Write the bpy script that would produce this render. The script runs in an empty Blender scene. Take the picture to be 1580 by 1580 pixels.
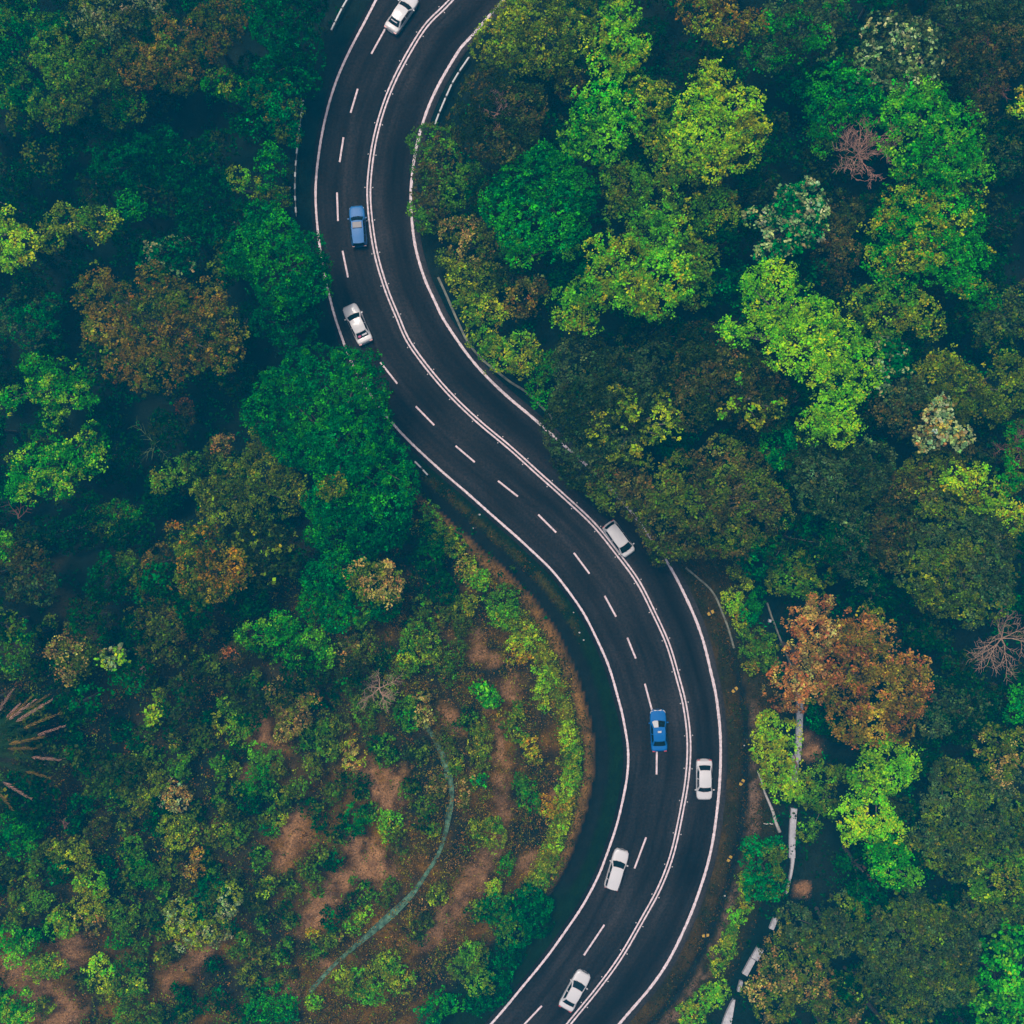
import bpy, math, random
import numpy as np
from mathutils import Vector, Matrix

# ------------------------------------------------------------------ camera, sky, sun, exposure
scene = bpy.context.scene
col = scene.collection
CAM_H = 130.0            # drone height above the road (m)
MPP = 0.071              # metres per photograph pixel on the road
FRAME = 1580 * MPP
cam_data = bpy.data.cameras.new("camera")
cam_data.sensor_width = 36.0
cam_data.lens = 36.0 * CAM_H / FRAME
cam_data.clip_start = 1.0
cam_data.clip_end = 3000.0
cam = bpy.data.objects.new("camera", cam_data)
cam.location = (0, 0, CAM_H)
col.objects.link(cam)
scene.camera = cam

SUN_EL, SUN_AZ = math.radians(70), math.radians(-35)     # azimuth from +Y towards +X
world = bpy.data.worlds.new("World")
scene.world = world
world.use_nodes = True
wn = world.node_tree
bg = wn.nodes["Background"]
sky = wn.nodes.new("ShaderNodeTexSky")
sky.sky_type = 'NISHITA'
sky.sun_disc = False
sky.sun_elevation = SUN_EL
sky.sun_rotation = SUN_AZ
sky.air_density = 0.8
sky.dust_density = 5.0
sky.ozone_density = 1.0
wn.links.new(sky.outputs[0], bg.inputs[0])
bg.inputs[1].default_value = 0.052

sun_data = bpy.data.lights.new("sun", 'SUN')
sun_data.energy = 1.5
sun_data.angle = math.radians(16)
sun_data.color = (1.0, 0.90, 0.80)
sun = bpy.data.objects.new("sun", sun_data)
sd = Vector((math.sin(SUN_AZ) * math.cos(SUN_EL), math.cos(SUN_AZ) * math.cos(SUN_EL), math.sin(SUN_EL)))
sun.rotation_euler = sd.to_track_quat('Z', 'Y').to_euler()
sun.location = sd * 200
col.objects.link(sun)

scene.view_settings.view_transform = 'Standard'
scene.view_settings.look = 'None'
scene.view_settings.gamma = 1.0
scene.view_settings.exposure = 1.12
scene.view_settings.use_curve_mapping = False
scene.render.engine = 'CYCLES'
scene.cycles.use_denoising = True
scene.cycles.max_bounces = 5
scene.cycles.diffuse_bounces = 3
scene.cycles.glossy_bounces = 2
scene.cycles.transmission_bounces = 3
scene.cycles.volume_bounces = 0
scene.cycles.caustics_reflective = False
scene.cycles.caustics_refractive = False

rng = np.random.default_rng(7)
random.seed(7)
GAIN = 1.22              # what a matt white horizontal sheet shows, used to turn colours seen into base colours
GRADE_LIFT = np.array((0.0, 0.031, 0.052))  # teal grade lift that the added air volume gives


def lin(c):
    c = np.asarray(c, float) / 255.0
    return np.where(c <= 0.04045, c / 12.92, ((c + 0.055) / 1.055) ** 2.4)


def seen(r, g, b, k=1.0):
    """base colour of a surface that shows as r, g, b under the added teal lift"""
    return np.clip((lin((r, g, b)) - GRADE_LIFT) * k / GAIN, 0.002, 0.6)


# ------------------------------------------------------------------ small helpers
def tag(o, label=None, cat=None, group=None, kind=None):
    if label: o["label"] = label
    if cat: o["category"] = cat
    if group: o["group"] = group
    if kind: o["kind"] = kind
    return o


def empty(name, loc=(0, 0, 0), rz=0.0):
    o = bpy.data.objects.new(name, None)
    o.empty_display_size = 0.3
    o.location = loc
    o.rotation_euler = (0, 0, rz)
    col.objects.link(o)
    return o


def link(name, me, mat=None, parent=None):
    o = bpy.data.objects.new(name, me)
    if mat is not None and len(me.materials) == 0:
        me.materials.append(mat)
    col.objects.link(o)
    if parent is not None:
        o.parent = parent
    return o


def mesh_np(name, V, F, n=4, colors=None, smooth=False):
    """fast mesh from numpy arrays; F is (k, n)"""
    me = bpy.data.meshes.new(name)
    V = np.ascontiguousarray(V, np.float32); F = np.ascontiguousarray(F, np.int32)
    me.vertices.add(len(V)); me.vertices.foreach_set("co", V.ravel())
    me.loops.add(F.size); me.loops.foreach_set("vertex_index", F.ravel())
    me.polygons.add(len(F))
    me.polygons.foreach_set("loop_start", np.arange(0, F.size, n, dtype=np.int32))
    me.polygons.foreach_set("loop_total", np.full(len(F), n, dtype=np.int32))
    if smooth:
        me.polygons.foreach_set("use_smooth", np.ones(len(F), bool))
    me.update(calc_edges=True)
    if colors is not None:
        dom = 'FACE' if len(colors) == len(F) else 'POINT'
        at = me.attributes.new("tone", 'FLOAT_COLOR', dom)
        c4 = np.ones((len(colors), 4), np.float32); c4[:, :3] = colors
        at.data.foreach_set("color", c4.ravel())
    return me


class MB:
    """collects simple solids into one mesh"""
    def __init__(s): s.v = []; s.f = []
    def add(s, V, F):
        b = len(s.v); s.v += [tuple(p) for p in V]; s.f += [tuple(b + i for i in f) for f in F]
    def box(s, c, d, rz=0.0, taper=1.0):
        x, y, z = d[0] / 2, d[1] / 2, d[2] / 2
        V = []
        for k, t in ((-z, 1.0), (z, taper)):
            for a, b in ((-x, -y), (x, -y), (x, y), (-x, y)):
                a *= t; b *= t
                V.append((c[0] + a * math.cos(rz) - b * math.sin(rz), c[1] + a * math.sin(rz) + b * math.cos(rz), c[2] + k))
        s.add(V, [(3, 2, 1, 0), (4, 5, 6, 7), (0, 1, 5, 4), (1, 2, 6, 5), (2, 3, 7, 6), (3, 0, 4, 7)])
    def tube(s, pts, rad, n=6):
        pts = [Vector(p) for p in pts]; V = []; F = []
        for i, p in enumerate(pts):
            d = (pts[min(i + 1, len(pts) - 1)] - pts[max(i - 1, 0)])
            d = d.normalized() if d.length > 1e-6 else Vector((0, 0, 1))
            a = d.orthogonal().normalized(); b = d.cross(a)
            r = rad[i] if hasattr(rad, '__len__') else rad
            for k in range(n):
                t = 2 * math.pi * k / n
                V.append(p + a * (r * math.cos(t)) + b * (r * math.sin(t)))
        for i in range(len(pts) - 1):
            for k in range(n):
                F.append((i * n + k, i * n + (k + 1) % n, (i + 1) * n + (k + 1) % n, (i + 1) * n + k))
        F.append(tuple(range(n - 1, -1, -1))); F.append(tuple((len(pts) - 1) * n + k for k in range(n)))
        s.add(V, F)
    def build(s, name, mat, parent=None, smooth=False):
        me = bpy.data.meshes.new(name); me.from_pydata(s.v, [], s.f); me.update()
        if smooth:
            for p in me.polygons: p.use_smooth = True
        return link(name, me, mat, parent)


# ------------------------------------------------------------------ value noise
_lat = np.random.default_rng(3).random((256, 256))


def vnoise(x, y, scale, seed=0):
    x = np.asarray(x) / scale + 37.7 * seed + 500; y = np.asarray(y) / scale + 91.3 * seed + 500
    xi = np.floor(x).astype(int); yi = np.floor(y).astype(int)
    fx = x - xi; fy = y - yi
    fx = fx * fx * (3 - 2 * fx); fy = fy * fy * (3 - 2 * fy)
    g = lambda a, b: _lat[a % 256, b % 256]
    return (g(xi, yi) * (1 - fx) + g(xi + 1, yi) * fx) * (1 - fy) + (g(xi, yi + 1) * (1 - fx) + g(xi + 1, yi + 1) * fx) * fy


def fnoise(x, y, scale, seed=0, o=3):
    s = 0; a = 1; t = 0
    for i in range(o):
        s = s + a * vnoise(x, y, scale / 2 ** i, seed + i); t += a; a *= 0.5
    return s / t


def sstep(a, b, x):
    t = np.clip((np.asarray(x, float) - a) / (b - a), 0, 1)
    return t * t * (3 - 2 * t)


# ------------------------------------------------------------------ materials
def principled(name, color, rough=0.6, metal=0.0, spec=0.3, noise=0.0, nscale=8.0, bump=0.0, coat=0.0):
    m = bpy.data.materials.new(name); m.use_nodes = True
    nt = m.node_tree; b = nt.nodes["Principled BSDF"]
    c = tuple(float(v) for v in color)
    b.inputs["Roughness"].default_value = rough
    b.inputs["Metallic"].default_value = metal
    b.inputs["Specular IOR Level"].default_value = spec
    if coat: b.inputs["Coat Weight"].default_value = coat
    if noise > 0 or bump > 0:
        tc = nt.nodes.new("ShaderNodeTexCoord"); nz = nt.nodes.new("ShaderNodeTexNoise")
        nz.inputs["Scale"].default_value = nscale; nz.inputs["Detail"].default_value = 5
        nt.links.new(tc.outputs["Object"], nz.inputs["Vector"])
        rp = nt.nodes.new("ShaderNodeValToRGB")
        rp.color_ramp.elements[0].position = 0.3; rp.color_ramp.elements[1].position = 0.7
        rp.color_ramp.elements[0].color = tuple(max(0, v * (1 - noise)) for v in c) + (1,)
        rp.color_ramp.elements[1].color = tuple(min(1, v * (1 + noise)) for v in c) + (1,)
        nt.links.new(nz.outputs["Fac"], rp.inputs[0]); nt.links.new(rp.outputs[0], b.inputs["Base Color"])
        if bump > 0:
            bp = nt.nodes.new("ShaderNodeBump"); bp.inputs["Strength"].default_value = bump; bp.inputs["Distance"].default_value = 0.05
            nt.links.new(nz.outputs["Fac"], bp.inputs["Height"]); nt.links.new(bp.outputs[0], b.inputs["Normal"])
    else:
        b.inputs["Base Color"].default_value = c + (1,)
    return m


def leaf_material(name="leaves", trans=0.22):
    m = bpy.data.materials.new(name); m.use_nodes = True
    nt = m.node_tree; nt.nodes.clear()
    out = nt.nodes.new("ShaderNodeOutputMaterial")
    at = nt.nodes.new("ShaderNodeAttribute"); at.attribute_name = "tone"
    geo = nt.nodes.new("ShaderNodeNewGeometry")
    nz = nt.nodes.new("ShaderNodeTexNoise"); nz.inputs["Scale"].default_value = 2.3; nz.inputs["Detail"].default_value = 3
    nt.links.new(geo.outputs["Position"], nz.inputs["Vector"])
    mp = nt.nodes.new("ShaderNodeMapRange"); mp.inputs[1].default_value = 0.3; mp.inputs[2].default_value = 0.7
    mp.inputs[3].default_value = 0.8; mp.inputs[4].default_value = 1.2
    nt.links.new(nz.outputs["Fac"], mp.inputs[0])
    mul = nt.nodes.new("ShaderNodeVectorMath"); mul.operation = 'SCALE'
    nt.links.new(at.outputs["Color"], mul.inputs[0]); nt.links.new(mp.outputs[0], mul.inputs["Scale"])
    df = nt.nodes.new("ShaderNodeBsdfDiffuse"); tr = nt.nodes.new("ShaderNodeBsdfTranslucent")
    mx = nt.nodes.new("ShaderNodeMixShader"); mx.inputs[0].default_value = trans
    nt.links.new(mul.outputs[0], df.inputs[0]); nt.links.new(mul.outputs[0], tr.inputs[0])
    nt.links.new(df.outputs[0], mx.inputs[1]); nt.links.new(tr.outputs[0], mx.inputs[2])
    nt.links.new(mx.outputs[0], out.inputs[0])
    return m


M_LEAF = leaf_material()
M_BARK = principled("bark", (0.10, 0.085, 0.07), 0.9, noise=0.4, nscale=6, bump=0.4)
M_DEAD = principled("dead_wood", (0.30, 0.20, 0.17), 0.9, noise=0.25, nscale=5)
M_CONC = principled("pale_concrete", seen(190, 192, 200), 0.85, noise=0.18, nscale=3.0, bump=0.2)
M_MOSS = principled("mossy_concrete", seen(78, 122, 108), 0.9, noise=0.75, nscale=1.8, bump=0.3)
M_KERB = principled("kerb_concrete", seen(120, 130, 125), 0.9, noise=0.4, nscale=2.0)
M_PAINT = principled("white_road_paint", seen(226, 210, 216), 0.7, noise=0.28, nscale=3.5)
M_RAIL = principled("galvanised_rail", (0.16, 0.17, 0.17), 0.5, metal=0.5, noise=0.2, nscale=4)
M_WHITEPAINT = principled("white_rail_paint", (0.5, 0.5, 0.5), 0.5, noise=0.1)
M_YELLOW = principled("yellow_sign", seen(235, 185, 95), 0.5)
M_BLACK = principled("black_sign", (0.01, 0.01, 0.01), 0.6)
M_POST = principled("sign_post", (0.12, 0.12, 0.12), 0.6)
M_STONE = principled("pale_stone", (0.42, 0.44, 0.43), 0.9, noise=0.2)
M_LOG = principled("weathered_log", seen(120, 95, 90), 0.9, noise=0.3, nscale=4)
M_PALEPOLE = principled("pale_pole", seen(185, 182, 180), 0.8, noise=0.25, nscale=3)


# ------------------------------------------------------------------ pixels to metres
def P(px, py, z=0.0):
    k = (CAM_H - z) / CAM_H * MPP
    return ((px - 790.0) * k, (790.0 - py) * k, z)


def catmull(pts, step=6.0):
    pts = np.array(pts, float)
    p = np.vstack([2 * pts[0] - pts[1], pts, 2 * pts[-1] - pts[-2]])
    out = []
    for i in range(1, len(p) - 2):
        a, b, c, d = p[i - 1], p[i], p[i + 1], p[i + 2]
        n = max(2, int(np.linalg.norm(c - b) / step))
        for t in np.arange(n) / n:
            out.append(0.5 * ((2 * b) + (-a + c) * t + (2 * a - 5 * b + 4 * c - d) * t * t + (-a + 3 * b - 3 * c + d) * t ** 3))
    out.append(p[-2])
    return np.array(out)


def smooth_line(a, n=3):
    a = a.copy()
    for _ in range(n):
        a[1:-1] = (a[:-2] + 2 * a[1:-1] + a[2:]) / 4
    return a
# ------------------------------------------------------------------ road lines traced as curves (photograph pixels)
L_EDGE = [(1000, -820), (860, -540), (765, -340), (700, -220), (640, -100), (582, 0), (557, 45), (530, 98), (510, 150), (497, 208), (490, 250), (487, 290), (488, 330), (492, 370), (500, 420), (509, 458),
          (520, 500), (533, 538), (557, 585), (594, 640), (622, 671), (666, 713), (706, 748), (756, 792), (807, 837), (864, 894), (901, 948),
          (927, 998), (947, 1052), (961, 1107), (970, 1164), (966, 1208), (956, 1258), (937, 1315), (911, 1379), (877, 1429), (847, 1473), (820, 1506),
          (777, 1558), (735, 1605), (640, 1710), (560, 1800), (420, 1955), (200, 2200)]
C_LINE = [(1160, -810), (1010, -535), (907, -340), (840, -220), (770, -90), (696, 0), (659, 37), (629, 84), (605, 131), (589, 174), (577, 221), (570.5, 268), (569, 302), (572.5, 345), (581, 396), (597, 449),
          (614, 490), (629, 525), (659, 567), (696, 610), (740, 652), (787, 691), (830, 730), (877, 772), (917, 810), (951, 852), (984, 897),
          (1008, 944), (1031, 995), (1047, 1050), (1056, 1085), (1062, 1127), (1063, 1164), (1060, 1203), (1053, 1245), (1038, 1315), (1018, 1369), (991, 1419), (958, 1476),
          (924, 1523), (880, 1577), (830, 1640), (750, 1730), (660, 1830), (520, 1985), (300, 2230)]
R_EDGE = [(1265, -790), (1110, -510), (1003, -325), (930, -210), (855, -90), (777, 0), (740, 40), (709.5, 77), (686, 114), (669, 146), (654, 184), (644, 221), (637, 258), (634, 302), (635, 335), (641, 382),
          (656, 433), (676, 476), (706, 526), (730, 558), (766.5, 597), (807, 632), (852, 671), (900, 713), (945, 757), (990, 810), (1025, 862), (1050, 903),
          (1067, 941), (1084, 985), (1100, 1050), (1108, 1094), (1111, 1137), (1112, 1167), (1110, 1208), (1105, 1265), (1095, 1322), (1077, 1379), (1050, 1448),
          (1015, 1510), (984, 1546), (955, 1580), (905, 1640), (820, 1730), (735, 1830), (565, 2022), (345, 2268)]
DASHES = [((594, 45), (573, 83)), ((552, 137), (541, 174)), ((530, 212), (524, 250)), ((520, 297), (521.5, 341)), ((528.5, 387), (537, 428)),
          ((556, 480), (567, 508)), ((587, 559), (613, 592)), ((641.5, 627), (670, 656)), ((703, 688), (732.5, 713)), ((768.5, 742), (799, 766)),
          ((830.5, 794), (858, 821.5)), ((885.5, 853), (909.5, 885)), ((933, 919.5), (950.5, 951.5)), ((968, 984), (981, 1016)), ((995, 1055), (1006, 1096)),
          ((1013.5, 1158), (1013, 1195)), ((997, 1292), (979, 1340)), ((932.5, 1427), (901, 1474)), ((836, 1552), (802, 1588))]


def to_m(px):
    return np.array([P(a, b)[:2] for a, b in px])


LE = smooth_line(to_m(catmull(L_EDGE))); CL = smooth_line(to_m(catmull(C_LINE))); RE = smooth_line(to_m(catmull(R_EDGE)))


def resample(a, n):
    s = np.r_[0, np.cumsum(np.linalg.norm(np.diff(a, axis=0), axis=1))]
    t = np.linspace(0, s[-1], n)
    return np.c_[np.interp(t, s, a[:, 0]), np.interp(t, s, a[:, 1])], t


def normals(a):
    d = np.gradient(a, axis=0); d /= np.linalg.norm(d, axis=1)[:, None] + 1e-9
    return np.c_[-d[:, 1], d[:, 0]]


NS = 420
CLr, along = resample(CL, NS)
nC = normals(CLr)


def offset_to(line):
    """distance from the centre line to another line, measured along the centre line's normal"""
    out = np.zeros(NS)
    for i in range(NS):
        rel = line - CLr[i]
        t = rel @ np.array([nC[i, 1], -nC[i, 0]])
        j = np.argmin(np.abs(t) + 0.15 * np.abs(rel @ nC[i]))
        out[i] = rel[j] @ nC[i]
    k = np.ones(9) / 9
    o = np.convolve(np.pad(out, 4, mode='edge'), k, 'valid')
    return o


# travel is from the top of the picture to the bottom, so the left normal points to the picture's right
offL = offset_to(LE); offR = offset_to(RE)
if offL.mean() > offR.mean():
    SGN = 1.0
else:
    SGN = -1.0
SH_L, SH_R = 0.55, 0.75                          # asphalt beyond the edge lines
ASPH_L = offL + np.sign(offL.mean()) * SH_L
ASPH_R = offR + np.sign(offR.mean()) * SH_R

# ---- road sheet
us = np.linspace(0, 1, 25)
RV = []; RT = []
for i in range(NS):
    for u in us:
        o = ASPH_L[i] * (1 - u) + ASPH_R[i] * u
        p = CLr[i] + nC[i] * o
        RV.append((p[0], p[1], 0.0))
        RT.append((u, along[i], o))
RV = np.array(RV); RT = np.array(RT)
nu = len(us)
RF = []
for i in range(NS - 1):
    for j in range(nu - 1):
        a = i * nu + j
        RF.append((a, a + 1, a + nu + 1, a + nu))
RF = np.array(RF)
# face up
v0, v1, v2 = RV[RF[0, 0]], RV[RF[0, 1]], RV[RF[0, 2]]
if np.cross(v1 - v0, v2 - v0)[2] < 0:
    RF = RF[:, ::-1]
road_me = mesh_np("road", RV, RF, 4)
at = road_me.attributes.new("lane", 'FLOAT_VECTOR', 'POINT')
at.data.foreach_set("vector", RT.astype(np.float32).ravel())

m = bpy.data.materials.new("asphalt"); m.use_nodes = True
nt = m.node_tree; bs = nt.nodes["Principled BSDF"]
bs.inputs["Roughness"].default_value = 0.9; bs.inputs["Specular IOR Level"].default_value = 0.06
an = nt.nodes.new("ShaderNodeAttribute"); an.attribute_name = "lane"
sep = nt.nodes.new("ShaderNodeSeparateXYZ"); nt.links.new(an.outputs["Vector"], sep.inputs[0])
# polished and dirty wheel bands across the carriageway
rp = nt.nodes.new("ShaderNodeValToRGB")
cr = rp.color_ramp
prof = [(0.0, 0.5), (0.06, 0.8), (0.14, 1.0), (0.22, 0.7), (0.30, 1.15), (0.36, 1.1), (0.45, 0.75), (0.53, 1.1), (0.60, 1.4), (0.66, 1.3), (0.74, 0.55), (0.84, 0.5), (0.91, 1.0), (0.955, 1.9), (1.0, 1.3)]
while len(cr.elements) < len(prof): cr.elements.new(0.5)
for e, (p_, v_) in zip(cr.elements, prof):
    e.position = p_; e.color = (v_ / 2, v_ / 2, v_ / 2, 1)
nt.links.new(sep.outputs[0], rp.inputs[0])
geo = nt.nodes.new("ShaderNodeNewGeometry")
n1 = nt.nodes.new("ShaderNodeTexNoise"); n1.inputs["Scale"].default_value = 0.12; n1.inputs["Detail"].default_value = 4
n2 = nt.nodes.new("ShaderNodeTexNoise"); n2.inputs["Scale"].default_value = 4.0; n2.inputs["Detail"].default_value = 6; n2.inputs["Roughness"].default_value = 0.75
cmb = nt.nodes.new("ShaderNodeCombineXYZ")
sc1 = nt.nodes.new("ShaderNodeMath"); sc1.operation = 'MULTIPLY'; sc1.inputs[1].default_value = 0.06
nt.links.new(sep.outputs[1], sc1.inputs[0]); nt.links.new(sc1.outputs[0], cmb.inputs[1])
nt.links.new(sep.outputs[2], cmb.inputs[0])
n3 = nt.nodes.new("ShaderNodeTexNoise"); n3.inputs["Scale"].default_value = 1.6; n3.inputs["Detail"].default_value = 3
nt.links.new(cmb.outputs[0], n3.inputs["Vector"])
nt.links.new(geo.outputs["Position"], n1.inputs["Vector"]); nt.links.new(geo.outputs["Position"], n2.inputs["Vector"])


def mrange(src, lo, hi, a=0.3, b=0.7):
    q = nt.nodes.new("ShaderNodeMapRange")
    q.inputs[1].default_value = a; q.inputs[2].default_value = b; q.inputs[3].default_value = lo; q.inputs[4].default_value = hi
    nt.links.new(src, q.inputs[0]); return q.outputs[0]


def mul(a, b):
    q = nt.nodes.new("ShaderNodeMath"); q.operation = 'MULTIPLY'
    nt.links.new(a, q.inputs[0]); nt.links.new(b, q.inputs[1]); return q.outputs[0]


f = mul(mul(mul(rp.outputs[0], mrange(n1.outputs["Fac"], 0.55, 1.45)), mrange(n2.outputs["Fac"], 0.25, 2.0)), mrange(n3.outputs["Fac"], 0.6, 1.4))
vs = nt.nodes.new("ShaderNodeVectorMath"); vs.operation = 'SCALE'
vs.inputs[0].default_value = (0.030, 0.0255, 0.0245)
nt.links.new(f, vs.inputs["Scale"]); nt.links.new(vs.outputs[0], bs.inputs["Base Color"])
bp = nt.nodes.new("ShaderNodeBump"); bp.inputs["Strength"].default_value = 0.25; bp.inputs["Distance"].default_value = 0.02
nt.links.new(n2.outputs["Fac"], bp.inputs["Height"]); nt.links.new(bp.outputs[0], bs.inputs["Normal"])
M_ASPH = m
road = link("road", road_me, M_ASPH)
tag(road, "dark asphalt two-way road winding through the forest in an S", None, None, "structure")


# ---- painted markings, each stripe a thin sheet 4 mm over the asphalt
def stripe(name, line, w, z=0.004, parent=road, mat=M_PAINT, wob=0.0):
    n = normals(line)
    ww = w / 2 * (1 + wob * (rng.random(len(line)) - 0.5))
    A = line + n * ww[:, None]; B = line - n * ww[:, None]
    V = np.zeros((2 * len(line), 3)); V[0::2, :2] = A; V[1::2, :2] = B; V[:, 2] = z
    k = np.arange(len(line) - 1) * 2
    F = np.c_[k, k + 1, k + 3, k + 2]
    a, b, c = V[F[0, 0]], V[F[0, 1]], V[F[0, 2]]
    if np.cross(b - a, c - a)[2] < 0: F = F[:, ::-1]
    return link(name, mesh_np(name, V, F, 4), mat, parent)


LEr, _ = resample(CLr + nC * offL[:, None], 1500)
REr, _ = resample(CLr + nC * offR[:, None], 1500)
stripe("edge_line", LEr, 0.24, wob=0.3)
stripe("edge_line", REr, 0.28, wob=0.3)
CLf, _ = resample(CLr, 1500); nf = normals(CLf)
stripe("centre_line", CLf + nf * 0.178, 0.17, wob=0.3)
stripe("centre_line", CLf - nf * 0.178, 0.17, wob=0.3)
for a, b in DASHES:
    pa = np.array(P(*a)[:2]); pb = np.array(P(*b)[:2])
    t = np.linspace(0, 1, 6)[:, None]
    stripe("lane_dash", pa + (pb - pa) * t, 0.19)

# raised reflective studs on both sides of the centre line and on the edge lines
mbs = MB(); mbs.box((0, 0, 0.012), (0.12, 0.11, 0.024), 0, 0.7)
stud_me = mbs.build("road_stud", M_WHITEPAINT, road)
stud_me.location = (*(CLf[0] + nf[0] * 0.42), 0.002)
s_al = np.r_[0, np.cumsum(np.linalg.norm(np.diff(CLf, axis=0), axis=1))]
for s in np.arange(3, s_al[-1], 3.6):
    i = int(np.searchsorted(s_al, s)); i = min(i, len(CLf) - 1)
    for sg in (1, -1):
        p = CLf[i] + nf[i] * 0.43 * sg
        if abs(p[0]) > 62 or abs(p[1]) > 62: continue
        o = stud_me.copy(); col.objects.link(o); o.parent = road
        o.location = (p[0], p[1], 0.002); o.rotation_euler[2] = math.atan2(nf[i][1], nf[i][0])

# ------------------------------------------------------------------ ground: one sheet, cut and filled beside the road
AL = CLr + nC * ASPH_L[:, None]; AR = CLr + nC * ASPH_R[:, None]


def road_dist(x, y):
    """signed metres outside the asphalt (negative on it) and the side: -1 picture left, +1 picture right"""
    x = np.asarray(x, float).ravel(); y = np.asarray(y, float).ravel()
    d = np.empty_like(x); side = np.empty_like(x)
    for s in range(0, len(x), 20000):
        X = x[s:s + 20000, None]; Y = y[s:s + 20000, None]
        D = (X - CLr[None, :, 0]) ** 2 + (Y - CLr[None, :, 1]) ** 2
        i = np.argmin(D, axis=1)
        off = (X[:, 0] - CLr[i, 0]) * nC[i, 0] + (Y[:, 0] - CLr[i, 1]) * nC[i, 1]
        dist = np.sqrt(D[np.arange(len(i)), i])
        isL = (np.sign(off) == np.sign(ASPH_L[i]))
        w = np.where(isL, np.abs(ASPH_L[i]), np.abs(ASPH_R[i]))
        d[s:s + 20000] = dist - w
        side[s:s + 20000] = np.where(isL, -1, 1)
    return d, side


def hill_w(px, py):
    """1 on the cut hillside in the lower left of the bend"""
    return sstep(690, 830, py + 0.10 * (px - 600)) * sstep(640, 900, py + 0.0 * px)


def height(x, y, d=None, side=None):
    x = np.asarray(x, float); y = np.asarray(y, float); shp = x.shape
    x = x.ravel(); y = y.ravel()
    if d is None: d, side = road_dist(x, y)
    px = x / MPP + 790; py = 790 - y / MPP
    w = hill_w(px, py)
    n = fnoise(x, y, 9.0, 1) - 0.5
    n2 = fnoise(x, y, 2.2, 5) - 0.5
    # left: a ditch, a bench, the cut slope, a berm with its drain, the hill beyond
    hl = (-0.10 - 0.60 * sstep(1.1, 1.8, d) * (1 - sstep(2.7, 3.4, d)) + 0.45 * sstep(2.9, 3.6, d)
          + 4.2 * sstep(4.8, 17.0, d) + 0.6 * sstep(17.5, 19, d) + 4.5 * sstep(21, 48, d) + n * 1.6 * sstep(6, 15, d) + n2 * 0.5 * sstep(4, 7, d))
    vl = (-0.10 - 4.0 * sstep(2.5, 16, d) + n * 2.5 * sstep(3, 12, d))
    left = hl * w + vl * (1 - w)
    # right: a verge with a ditch, then the rising bank
    lower = sstep(820, 900, py)
    right = (-0.10 - 0.25 * sstep(0.5, 2, d) - 0.45 * lower * sstep(1.5, 2.0, d) * (1 - sstep(2.5, 3.2, d)) + 0.4 * sstep(3.5, 6, d)
             + 1.2 * sstep(6, 16, d) * lower + (1 - lower) * 1.8 * sstep(2.5, 14, d) - 4.0 * sstep(24, 55, d) + n * 2.0 * sstep(4, 12, d) + n2 * 0.25 * sstep(4, 7, d))
    h = np.where(side < 0, left, right)
    h = np.where(d < 0.0, -0.10, h)
    far = sstep(90, 200, np.hypot(x, y))
    h = h * (1 - far) - 3.0 * far
    return h.reshape(shp)


def ground_at(px, py):
    """ground point seen at a photograph pixel"""
    z = 0.0
    for _ in range(5):
        x, y, _z = P(px, py, z)
        z = float(height(np.array([x]), np.array([y]))[0])
    x, y, _z = P(px, py, z)
    return x, y, z


fine = np.arange(-66, 66.01, 0.38)
outer = np.array([72, 80, 92, 110, 140, 190, 270, 400, 600.0])
gx = np.r_[-outer[::-1], fine, outer]
XX, YY = np.meshgrid(gx, gx)
gd, gs = road_dist(XX, YY)
ZZ = height(XX, YY, gd, gs)
gpx = (XX / MPP * CAM_H / (CAM_H - ZZ) + 790).ravel(); gpy = (790 - YY / MPP * CAM_H / (CAM_H - ZZ)).ravel()
GV = np.c_[XX.ravel(), YY.ravel(), ZZ.ravel()]
ng = len(gx)
ii, jj = np.meshgrid(np.arange(ng - 1), np.arange(ng - 1))
a = (jj * ng + ii).ravel()
GF = np.c_[a, a + 1, a + ng + 1, a + ng]

# bare earth on the hillside: blobs and streaks (photograph pixels: x, y, radius, stretch direction)
BARE = [(445, 1298, 32), (455, 1275, 22), (435, 1325, 24), (48, 1518, 42), (20, 1490, 34), (105, 1470, 30), (118, 1452, 18), (100, 1562, 34), (60, 1560, 26), (300, 1482, 24), (280, 1500, 22),
        (262, 1520, 20), (318, 1466, 16), (505, 1385, 30), (480, 1420, 24), (528, 1358, 24), (455, 1530, 22), (500, 1490, 16), (585, 1205, 38), (600, 1228, 28), (560, 1335, 40), (590, 1350, 26), (545, 1310, 24),
        (765, 1312, 21), (752, 1332, 21), (738, 1352, 22), (722, 1372, 22), (705, 1395, 23), (690, 1415, 23), (670, 1440, 22), (655, 1452, 18), (775, 1290, 14),
        (778, 1262, 15), (780, 1235, 16), (778, 1205, 15), (774, 1170, 14), (772, 1145, 13), (765, 1120, 13), (755, 1090, 10), (820, 1330, 18), (850, 1220, 12), (700, 1130, 12), (735, 1010, 14), (760, 1020, 14), (790, 1065, 16), (690, 1110, 18),
        (750, 900, 16), (735, 985, 10), (410, 1150, 26), (405, 1120, 20), (380, 1200, 14), (330, 1270, 12), (1160, 1255, 16), (1155, 1280, 14), (1165, 1235, 12), (1256, 1160, 22), (1250, 1130, 16), (1240, 1370, 18)]


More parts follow.
